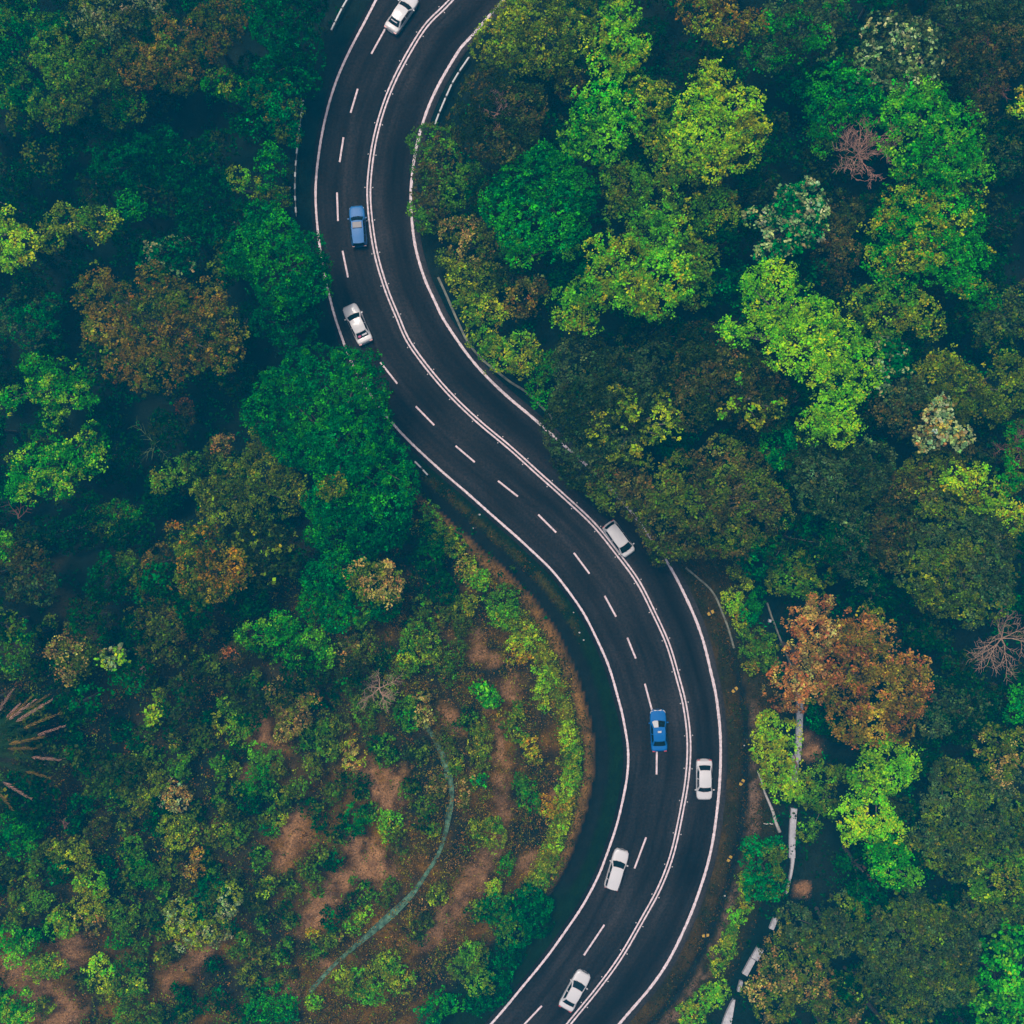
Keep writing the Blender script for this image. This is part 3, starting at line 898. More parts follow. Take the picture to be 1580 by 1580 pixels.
# fallen poles and logs on the right bank
def pole(name, label, a, b_, r0, r1, mat, za=0.35, zb=0.2, cat="log"):
    p = Vector(ground_at(*a)) + Vector((0, 0, za)); q = Vector(ground_at(*b_)) + Vector((0, 0, zb))
    m_ = MB(); n = 7
    pts = [p.lerp(q, i / (n - 1)) + Vector((0.05 * math.sin(i * 2.1), 0.05 * math.cos(i * 1.7), 0)) for i in range(n)]
    m_.tube(pts, list(np.linspace(r0, r1, n)), 8); o = m_.build(name, mat, None, True); tag(o, label, cat); return o


pole("fallen_pole", "pale fallen pole lying on the bank between road and concrete drain", (1168, 1190), (1202, 1282), 0.08, 0.20, M_PALEPOLE, 0.4, 0.4)
pole("fallen_stick", "short pale stick beside the lower end of the fallen pole", (1177, 1270), (1192, 1270), 0.05, 0.07, M_PALEPOLE, 0.3, 0.3)
pole("fallen_log", "brown weathered log in the gap below the lime S-shaped tree", (1328, 1332), (1359, 1387), 0.16, 0.26, M_LOG, 0.9, 0.5)
pole("broken_branch", "pinkish broken branch among the yellow-green leaves beside the concrete drain", (1207, 1150), (1213, 1172), 0.06, 0.10, M_LOG, 5.6, 5.2, "branch")

# pale stones in the ditches
for i, (a, b_, s, lab) in enumerate([(894, 976, 0.11, "upper of two white stones in the dark ditch"), (900.5, 987.5, 0.10, "lower of two white stones in the dark ditch"), (730, 815, 0.11, "white stone in the ditch below the emerald tree"),
                             (1148, 1150, 0.10, "white stone on the verge level with the rust tree's foot"), (740, 794, 0.12, "pale stone on the stony verge by the edge line"), (1118, 1382, 0.11, "white stone on the lower right verge"),
                             (447, 290, 0.15, "white stone beside the dashed guard rail"), (885, 945, 0.08, "tiny white stone against the inner edge line")]):
    x, y, z = ground_at(a, b_)
    n_, m_ = 5, 8; V = []; F = []
    for r_ in range(n_ + 1):
        th = math.pi * r_ / n_
        for c_ in range(m_):
            ph = 2 * math.pi * c_ / m_; k_ = s * (0.8 + 0.4 * random.random())
            V.append((k_ * math.sin(th) * math.cos(ph), 0.8 * k_ * math.sin(th) * math.sin(ph), 0.7 * k_ * math.cos(th)))
    for r_ in range(n_):
        for c_ in range(m_): F.append((r_ * m_ + c_, (r_ + 1) * m_ + c_, (r_ + 1) * m_ + (c_ + 1) % m_, r_ * m_ + (c_ + 1) % m_))
    bb = MB(); bb.add(V, F); o = bb.build("stone", M_STONE, None); o.location = (x, y, z + s * 0.45); tag(o, lab, "stone", "pale stones in the ditches")
# ------------------------------------------------------------------ plants: tile | height m | tones | style | label | crown lobes x,y,r
# tile coordinates: a 3x3 grid of 530-pixel tiles of the photograph, each enlarged to 1580
TILE = {'A': (0, 0), 'B': (525, 0), 'C': (1050, 0), 'D': (0, 525), 'E': (525, 525), 'F': (1050, 525), 'G': (0, 1050), 'H': (525, 1050), 'I': (1050, 1050)}
TONE = {  # colours of lit leaves as the photograph shows them
    'EM': (8, 126, 78), 'DK': (4, 86, 67), 'GR': (36, 158, 62), 'LG': (104, 202, 60), 'LM': (148, 226, 48), 'YG': (144, 174, 58), 'OL': (94, 130, 62),
    'BR': (136, 128, 70), 'RU': (178, 126, 84), 'GY': (70, 108, 80), 'PG': (156, 186, 124), 'TN': (178, 160, 94), 'OR': (196, 156, 58), 'DG': (44, 82, 68), 'GB': (88, 100, 72), 'OG': (80, 148, 58), 'PK': (206, 140, 128)}
CAT = """
A|15|OL:PG:.4|c|pale yellow-flecked tree at the top edge, upper left|500,40,110 590,30,80 440,120,70 700,20,70 380,60,60
A|13|BR:OL:.5|f|brown-olive tree below the pale yellow-flecked tree|620,285,85 800,330,95 700,300,80 740,250,60 570,200,60
A|14|BR:OL:.5|c|brown tree with yellow tufts near the top edge|960,100,90 900,190,60 1050,60,80 1000,215,50 770,130,60
A|14|OG:OL:.45|c|green and olive lumpy tree in the upper left|250,230,90 400,270,80 340,380,70 210,470,70 340,490,70 240,550,40 450,350,60 260,330,80 500,350,50
A|13|EM:OG:.35|c|green tree with many lobes against the left edge, top corner|30,200,90 60,330,80 100,410,80 20,430,70 160,120,80 230,110,60 40,60,70 110,50,60
A|9|OL:GR:.4|c|small olive crown below the lumpy green and olive tree|600,470,60 500,510,60 560,440,40
A|8|DK:EM:.5|f|dim emerald crown alone in the dark upper-left hollow|640,720,120 520,740,80 640,830,60 470,790,60 580,770,80
A|9|GR:EM:.4|c|small bright emerald crown in the dark left hollow|600,935,60 640,960,40 570,970,40
A|14|LM:YG:.3|c|lime crown cut by the left edge, upper left|30,1090,90 90,1120,60 40,1190,60 20,1010,40
A|11|YG:OL:.5|c|yellow-olive crown just right of the lime left-edge crown|270,1020,70 220,1100,60 310,1020,40
A|11|OG:YG:.35|c|narrow green crown with yellow tips above the big brown tree|440,990,55 490,1010,50 470,1080,40 390,1000,45
A|9|EM:PG:.3|b|dark crown with scattered pale leaves touching the big brown tree's top|770,1160,75 840,1190,55 700,1170,60 740,1215,40
A|12|EM:GR:.35|f|broad emerald tree leaning over the left edge line|1462,1200,45 1480,1270,40 1180,1130,120 1300,1230,150 1390,1260,110 1250,1070,100 1330,1350,85 1110,1190,80 1420,1160,75 1200,1000,70
A|8|LG:YG:.5|c|small yellow-green tuft left of the dashed guard rail|1100,810,45 1150,850,40
A|8|GR:EM:.4|c|small green crown near the dashed guard rail|1240,745,60 1250,700,40
A|7|OL:GR:.4|c|olive tuft at the foot of the dashed guard rail|1230,885,45 1300,910,45
A|8|DK:EM:.4|f|dim emerald crown left of the dashed guard rail's lower end|950,900,120 880,960,80 1000,1040,80
A|8|EM:DK:.5|f|dim emerald crown above the dashed guard rail|1350,250,110 1270,330,80 1400,380,60 1290,210,60
A|8|EM:OL:.3|f|dim green crown at the upper end of the dashed guard rail|1290,480,80 1200,420,70 1330,610,55 1280,560,50
A|10|GR:YG:.35|c|green crown with yellow flecks right of the brown-olive tree|990,390,60 1070,410,55 1030,360,40
A|8|DK:EM:.4|f|dim crown in the middle of the dark upper-left hollow|800,760,100 760,650,70 860,700,60
A|8|EM:DK:.4|f|dark emerald crown below the broad emerald tree|1330,1500,105 1240,1480,70 1400,1450,60
A|9|EM:GY:.4|f|grey-green crown left of the big brown tree|130,1480,105 60,1440,70 200,1400,60
A|10|EM:DK:.3|f|dark green crown at the top edge beside the road|1330,70,100 1250,120,80 1200,40,80 1440,30,60
P|18|BR:OL:.35|c|big round rusty brown tree in the left half|165,465,38 215,500,45 270,470,40 325,470,34 200,560,30 290,520,45 335,545,28 240,560,40 150,505,33 330,505,34 150,435,23 235,440,28
B|13|OL:YG:.3|f|broad olive tree at the top edge inside the bend|900,60,130 1050,60,110 770,150,110 950,170,120 700,220,80 1080,150,80 820,60,80 830,250,70 1000,240,70
B|14|LG:YG:.3|c|bright green tall tree right of the broad olive tree|1290,60,80 1300,200,90 1370,220,60 1210,300,60 1310,310,60 1260,130,70
B|14|DG:GB:.35|f|dark grey-brown tree with reddish bare twigs on top|700,450,125 820,480,100 830,600,90 640,600,90 720,660,80 580,560,70 880,440,55
B|13|LG:GR:.4|c|bright green tree right of the dark grey-brown tree|1190,470,90 1130,530,90 1280,500,80 1250,620,100 1090,610,70 1080,680,50 1200,680,70
B|12|YG:OG:.4|c|yellow-green tree joined to the round lime tree's left side|1500,650,90 1430,580,80 1400,400,60 1470,450,60
B|9|GB:OL:.5|c|small brownish crown between two bright green trees|1060,370,60 1020,390,40
B|7|OG:GB:.4|f|low mixed green tree touching the inner edge line|420,660,85 470,720,75 375,800,50 440,880,85 370,960,50 400,1020,55 530,880,75 600,800,60
B|13|GR:EM:.5|f|large deep green tree in the middle of the inner bend|880,880,165 990,970,145 860,1010,120 760,960,100 1000,780,100 1100,900,100 1080,1040,80 930,740,80
B|12|OG:OL:.4|c|olive-green tree right of the large deep green tree|1360,850,110 1270,800,70 1440,920,90 1340,970,90 1290,900,60 1550,800,80 1500,980,70
B|16|LG:YG:.4|c|big yellow-green tree spreading below the inner bend's middle|1450,1100,110 1350,1180,110 1250,1240,100 1480,1230,120 1330,1330,100 1150,1330,80 1060,1400,80 1120,1450,80 1420,1380,100 1530,1310,80 1200,1150,60 1540,1060,60
B|6|OL:TN:.4|c|brown-flecked low shrub right of the blue people carrier|600,1110,75 640,1050,60 520,1060,55 680,1140,50
B|5|YG:OL:.5|c|yellow-olive shrub mass on the inner verge kerb|560,1250,75 640,1300,85 480,1190,50 700,1260,60
B|5|YG:OG:.5|c|lower yellow-green shrub mass along the inner verge kerb|610,1400,80 690,1450,70 650,1520,65
B|9|LG:GR:.5|c|small bright tufts below the large deep green tree|840,1160,60 780,1120,55 1040,1140,50
B|9|GB:BR:.35|c|small reddish brown crown left of the big yellow-green tree|860,1360,75 900,1320,50 830,1400,50
E|8|YG:OG:.45|c|yellow-olive crown above the end of the inner verge kerb|780,50,95 850,80,65 830,115,40 700,20,50
E|7|GR:OG:.4|c|green crown at the lower end of the inner verge kerb|930,150,55 905,220,40 950,100,50 930,270,40
C|17|LM:YG:.45|c|round bright lime tree at the upper right|110,470,100 200,580,110 290,500,90 100,640,100 260,680,90 60,740,70 330,600,70 60,560,80 180,380,70 380,580,40 130,330,50 320,440,50 170,740,70
C|13|BR:YG:.35|c|brown tree with yellow tufts above the round lime tree|120,70,85 60,40,70 230,120,75 330,90,60 170,20,60
C|13|GY:GR:.35|c|grey-green tree at the top edge right of the brown tufted tree|550,90,105 680,60,95 640,170,75 720,40,60 500,170,85 360,220,80 430,270,55 430,60,70
C|14|GY:PG:.3|b|grey-green speckled tree above the big green right tree|1000,200,125 1080,260,110 950,260,90 880,290,70 1110,170,80 1030,370,85 1140,330,60 1000,420,55
C|13|GB:DG:.5|f|dull brownish tree with bare branches in the top right corner|1400,200,115 1300,260,90 1480,260,90 1430,360,95 1520,160,60 1260,290,60 1380,440,75
C|12|DG:GY:.4|f|dark tree along the top edge in the right corner|1300,60,110 1420,60,100 1200,100,70 1530,50,70 960,70,80
C|14|GR:EM:.4|c|green crown left above the dead pinkish tree|730,420,105 680,500,85 810,430,90 860,500,75 760,340,55 640,470,60
C|17|GR:LG:.4|c|big rounded green tree right of the dead pinkish tree|1100,540,130 1230,600,140 1050,650,110 1170,700,120 1290,700,100 1080,440,90 1000,500,80 1340,660,60 1380,780,50 1250,800,70 1020,760,60 1160,430,60
C|10|GR:OG:.4|c|small green tuft against the dead pinkish tree's left side|640,620,55 670,660,50 630,590,35
C|13|PG:EM:.55|b|pale-leaved speckled tree below the dead pinkish tree|560,900,90 520,980,90 580,1030,70 470,1090,80 400,1150,60 620,960,50 530,1120,50 350,990,55
C|11|OG:YG:.35|c|small round yellow-rimmed tree below the round lime tree|160,920,80 80,960,70 220,980,50 200,890,60 110,1010,60
C|9|GB:DG:.5|f|dull brown crown between the pale-leaved and big green trees|740,940,70 700,1050,70 780,1000,60 690,1190,70 760,1160,60 720,1290,55
C|15|GR:YG:.35|c|large green yellow-flecked tree filling the right side below the big rounded one|1000,980,100 1100,940,110 1250,1000,110 1150,1080,110 950,1060,80 1330,1060,80 1060,1150,90 1200,1190,90 1340,1180,70 1000,1260,80 930,1200,70 1280,1260,60 1390,1360,70 1320,1320,60 1180,850,80 1320,930,70 1100,870,70
C|13|OG:YG:.4|c|olive-green crown right of the trailing lime tree's top|1100,1440,80 1140,1500,60 1060,1390,60 960,1440,80 870,1370,80 940,1530,70
C|12|YG:LM:.4|c|yellow tuft cut by the right edge, upper right|1560,490,40 1590,440,40
C|10|GY:OL:.4|c|speckled olive crown at the right edge beside the large green tree|1500,1460,90 1420,1480,60 1560,1380,60
C|8|DK:GY:.5|f|dim crown at the right edge below the dull brownish tree|1500,640,75 1480,770,60 1560,720,60
C|9|OG:OL:.5|c|dull green crown at the right of the big yellow-green tree|40,1190,80 100,1200,70 60,1310,80 130,1100,60
P|18|LM:LG:.45|c|lime green tree with a long trailing irregular crown|1204,433,27 1177,436,23 1154,436,13 1187,470,30 1214,426,17 1184,493,23 1238,480,30 1265,476,23 1268,503,30 1298,517,27 1238,513,30 1130,517,16 1150,517,13 1117,503,10 1201,535,23 1238,545,30 1278,538,30 1318,545,30 1335,555,20 1258,569,23 1291,589,30 1311,609,23 1278,636,30 1258,659,23 1291,666,23 1315,652,16 1345,585,10
E|14|DG:GY:.35|f|dark grey tree overhanging the right edge line|1150,150,150 1300,200,140 1450,150,120 1150,330,120 1300,400,125 1450,330,95 1060,260,90 1030,360,90 1055,450,100 1090,560,100 1150,620,95 1220,540,90
E|14|YG:OL:.3|s|sparse yellow-leaved sprays on the dark grey tree|1320,290,60 1270,260,45 1340,350,50 1470,330,45 1490,270,35 1210,360,45 1190,440,45 1280,520,50 1370,500,55 1450,430,45 1540,380,55
F|14|DG:GB:.4|f|dark brownish tree left of the trailing lime crown|100,120,125 240,100,105 330,160,95 80,280,105 200,250,105 330,300,95 430,240,75 430,330,65 100,20,95
F|15|YG:LG:.3|s|few yellow sprays on the dark brownish tree|270,170,25 250,300,35 340,350,45 440,310,35 300,90,22 190,340,25
F|14|GB:OL:.5|c|grey-brown textured tree hanging over the white van|80,640,120 200,560,100 300,560,95 80,780,120 230,720,115 350,700,100 320,830,110 130,880,115 430,780,75 440,730,60 240,920,90 380,620,60 20,940,80 -60,660,95 -120,720,75 -60,850,95 -130,810,70 -40,960,60 -375,670,85 -295,715,70 -330,620,80 -200,785,48 -250,650,90 -180,730,80 -100,900,60
F|9|EM:GR:.4|f|dark green crown under the trailing lime tree's lower end|450,480,70 480,540,55
F|13|DG:GY:.5|f|dark grey-green tree below the trailing lime tree|700,540,115 820,600,115 650,640,100 760,680,105 880,680,80 620,720,65 720,760,60 560,600,75 900,560,95
F|12|GB:GY:.5|c|dull tree right of the trailing lime tree's lower half|960,300,70 1000,370,60 1080,320,75 1060,230,60
F|15|PG:TN:.25|b|crown of big pale green leaves near the right edge|1200,290,45 1190,350,45 1230,420,55 1130,470,45 1300,450,45 1180,440,45 1110,430,35 1200,400,35
F|13|OL:YG:.3|c|olive tree behind the big pale leaves at the right edge|1200,150,105 1320,200,105 1420,280,85 1150,230,80 1300,330,70 1220,90,60 1470,310,50 1520,120,85 1540,230,75
F|12|EM:PG:.3|b|emerald pale-edged crown touching the trailing lime tree's right side|960,70,70 1000,120,55 930,150,50 900,220,40
F|12|OL:GB:.5|f|dull olive crown below the big pale leaves|1130,620,90 1240,560,75 1180,720,75 1060,650,70 1290,500,55
F|15|LM:YG:.5|c|yellow-lime crescent crown at the right edge|1290,640,60 1360,620,50 1440,710,60 1500,780,60 1540,840,50 1320,700,40 1400,750,50 1250,660,40
F|15|GY:OL:.45|f|large rounded grey-green tree at the right edge|1250,850,125 1380,850,105 1200,980,115 1350,980,125 1470,930,95 1150,1080,105 1300,1100,115 1430,1070,95 1200,1170,85 1330,1230,85 1450,1180,75 1490,1110,65
F|11|GB:DG:.4|f|dark brown tree left of the large rounded grey-green tree|980,700,90 1000,820,100 940,880,80 1040,920,80 1000,1000,65 920,980,55
F|11|GY:DK:.5|f|dim grey-green crown above the rust tree|750,900,95 840,860,70 700,950,60 780,1020,75 860,1080,55
F|8|OL:OG:.5|c|olive crown between the roadside shrubs and the rust tree's top|550,1010,55 500,1100,75 560,1080,50 460,1110,55 600,1160,55
F|7|EM:OG:.3|f|emerald crown under the textured tree's lower edge|380,980,95 300,960,60
F|14|RU:TN:.45|c|rust-orange tree at the top of the concrete drain|640,1230,60 600,1330,90 660,1330,60 560,1290,60 540,1410,50 640,1420,60 620,1540,75 520,1560,75 480,1620,65 560,1615,65 520,1665,50
F|13|BR:RU:.3|c|brown-olive tree joined to the rust-orange tree's right side|830,1340,90 900,1370,80 780,1400,80 870,1440,90 760,1330,40 700,1500,80 800,1530,80 930,1480,60 1010,1550,80 1070,1500,65 1100,1560,55 650,1610,65 800,1630,95 930,1630,95 1050,1620,85 800,1740,85 900,1760,85 1000,1750,75 1070,1690,55 760,1810,45 820,1830,40
F|8|OL:YG:.4|c|olive tuft on the upper right of the rust-orange tree|890,1280,55 870,1310,40
F|10|GR:OL:.4|f|dim crown at the right edge above the bare branching tree|1520,660,60 1560,560,70 1560,430,60
I|6|YG:LM:.5|c|yellow-green tree covering part of the concrete drain|400,200,60 470,260,65 400,310,60 465,350,65 450,430,65 530,445,55 490,500,60 560,510,50 380,260,40 420,380,60
I|14|LM:LG:.4|c|bright lime S-shaped tree at the lower right|960,350,80 1020,350,60 890,420,80 960,440,70 1040,410,50 830,470,50 880,560,90 820,620,80 830,680,50 900,640,70 780,730,30 960,680,70
I|12|GR:LG:.4|c|vivid green lower tail of the lime S-shaped tree|920,740,60 960,800,80 900,800,50 960,880,70 1020,870,70 1060,920,60
I|10|GY:OL:.4|f|rounded grey-green crown right of the lime S-shaped tree|1250,500,105 1180,580,75 1300,470,65 1220,430,65
I|10|DK:GY:.5|f|dark crown right of the brown-olive tree|1200,100,95 1300,80,95 1400,150,95 1300,220,85 1180,200,65
I|11|OL:TN:.3|c|tan-flecked olive crown at the right edge, lower right|1440,270,75 1500,380,75 1560,290,75 1460,420,55
I|12|OL:GY:.5|f|wide olive-grey tree at the right edge, lower right|1400,600,115 1500,540,105 1340,700,95 1470,700,105 1550,640,85 1280,830,85 1200,790,75 1120,720,55 1350,830,75 1250,740,65 1560,780,75
I|11|OG:YG:.35|c|yellow-flecked green crown at the right edge below the wide olive-grey tree|1480,930,105 1560,900,75 1400,960,75 1540,980,75
I|14|GY:OL:.45|f|broad grey-olive tree at the bottom, left of the corner|1100,1100,85 1000,1120,85 1180,1110,75 930,1200,85 1040,1200,105 1150,1230,105 1270,1190,85 1000,1300,105 1130,1350,115 1260,1300,95 900,1250,55 950,1400,95 1080,1460,95 1200,1430,85 1300,1420,75 1320,1230,55 1240,1110,45 1060,1010,55
I|8|OL:GY:.5|f|dim olive crown right of the concrete drain's lower part|540,1100,65 560,1160,55 770,1080,85 700,1120,65 660,1220,60 760,1190,70 810,1120,50
I|7|OL:TN:.25|c|low olive tree at the bottom edge beside the concrete drain|500,1260,105 600,1320,85 430,1350,80 560,1420,95 450,1510,90 650,1400,70 740,1420,60 680,1500,85 780,1540,75 360,1420,60
I|12|GR:LG:.35|b|green speckled tree in the bottom right corner|1420,1420,80 1500,1380,80 1560,1450,80 1350,1430,60 1440,1520,80 1540,1540,70 1480,1240,70 1550,1200,65
I|11|GR:EM:.4|c|green tuft cut by the right edge beside the brown-olive tree|1545,150,50 1565,80,45
I|5|EM:OL:.3|f|low emerald cover left of the concrete drain|380,850,75 420,930,75 350,780,50 430,780,55 370,960,60
I|6|OG:OL:.4|c|low green crown between the concrete drain and lime S-shaped tree|680,430,55 640,540,65 700,600,45 600,700,45 740,420,40
I|6|EM:DK:.4|f|dark green tuft under the brown-olive tree by the drain|640,140,65 690,200,55
I|8|GY:OL:.5|f|dim grey crown between the broad grey-olive tree and the right edge|1420,1100,80 1500,1080,70 1340,1040,60
P|15|EM:GR:.3|f|huge emerald tree hanging over the road's left edge|500,590,46 545,610,42 480,640,50 555,660,50 520,690,50 590,720,42 560,740,50 600,770,36 530,750,45 575,800,42 616,740,26 450,620,40 555,570,28 520,820,35 600,815,28 490,700,35 556,584,22 574,614,20 536,556,20 420,612,34 432,660,34 405,640,28 455,578,30 442,596,30 460,690,30 545,790,34
E|9|OL:TN:.5|c|tan-olive crown below the huge emerald tree|170,1100,85 100,1080,65 230,1150,55 130,1160,55 200,1060,50
E|6|EM:OG:.35|f|emerald crown below the tan-olive crown|60,1230,75 110,1200,95 30,1150,75 200,1230,55
D|13|GR:LM:.3|c|upper of two green trees with lime flecks at the left edge|180,130,70 280,160,60 360,190,50 200,220,65 260,250,60 330,260,55 240,340,55 150,110,50 400,290,35 60,260,50 20,290,40
D|13|GR:LM:.35|c|lower of two green trees with lime flecks at the left edge|170,560,100 270,540,90 110,610,80 230,640,70 420,440,45 450,510,45 380,570,45 330,520,60 150,690,50 60,680,50 430,560,40 300,680,40
D|8|OL:TN:.45|c|small tan crown left of the huge emerald tree|1000,500,55 1020,470,40 970,520,40
D|6|GB:RU:.3|c|small reddish tuft below the big rusty brown tree|850,300,35 870,340,30
D|8|YG:LG:.4|c|yellow tuft in the dark hollow left of the olive tree|740,660,45 720,640,30
D|8|OG:OL:.4|c|green tuft in the dark hollow left of the olive tree|820,610,55 870,570,45
D|13|OL:YG:.25|c|olive-yellow tree joined to the huge emerald tree's left side|1190,540,75 1200,600,70 1060,620,75 990,680,75 1100,720,85 1180,700,70 1330,680,75 1290,620,60 1330,740,55 1160,800,65 1030,760,75 960,780,50 1190,440,55 940,700,50
D|13|OL:OR:.35|c|yellow-dotted tree left of centre|920,930,75 850,960,75 960,1020,75 880,1060,75 1040,1040,75 930,1150,75 1010,1130,75 860,1130,60 1090,1090,55 820,900,50 960,880,40
D|12|DG:YG:.2|b|dark tree rimmed with yellow leaves beside the yellow-dotted tree|1180,950,105 1240,1000,85 1120,900,75 1290,920,60 1200,1060,75 1100,980,75
D|8|GB:BR:.4|f|small brownish crown against the yellow-dotted tree's left side|720,1010,60 690,1050,50
D|9|GB:GY:.5|s|thin grey-brown tree with bare twigs at the left edge|130,1100,85 80,1060,65 170,1040,65 200,1150,65 60,1170,60 120,1000,65 30,1000,55
D|9|LG:GR:.4|c|green tuft cut by the left edge above the thin grey-brown tree|10,960,50 20,910,40
D|7|OL:GR:.4|c|dim olive crown in the hollow right of the lower left-edge tree|490,860,65 560,790,55 600,790,40 470,820,50
D|7|OL:OG:.4|c|dim olive tuft left of the yellow-dotted tree|560,1030,55 600,1040,40 680,1190,55 620,1130,45
D|8|OL:TN:.45|c|tan-topped crown above the palm|310,1460,85 330,1500,60 260,1430,50 390,1420,50 330,1370,50
D|7|LM:PG:.5|b|small lime plant with big leaves right of the tan-topped crown|520,1460,50 540,1440,30
D|8|OG:EM:.4|c|green crown at the left edge above the palm|70,1400,70 110,1350,50 60,1480,60
D|7|OL:GB:.5|c|brown-olive crown below the yellow-dotted tree|760,1280,75 800,1330,60 720,1350,60 690,1440,50 790,1460,40 700,1490,40 620,1290,40
D|7|GR:LG:.4|c|green lime-flecked low tree below the dark yellow-rimmed tree|1200,1350,85 1290,1330,65 1400,1410,85 1350,1440,60 1480,1450,75 1150,1360,55 1440,1370,50 1330,1300,50
D|9|EM:GR:.35|f|emerald crown under the huge emerald tree's lower left|1500,1180,95 1540,1060,75 1440,1080,65 1540,1280,75 1420,1230,60
D|11|EM:GR:.4|f|emerald crown between the olive-yellow and huge emerald trees|1500,800,85 1450,740,55 1470,900,60
D|6|GB:RU:.2|c|small brown-red bush below the dark yellow-rimmed tree|1070,1450,45 1050,1430,30
E|4|DG:GB:.4|f|small dark purplish bush on the verge beside the white van|1450,975,40 1480,1010,34
D|16|OL:YG:.5|c|yellow tuft on top of the huge emerald tree|1540,670,45 1500,690,35
"""
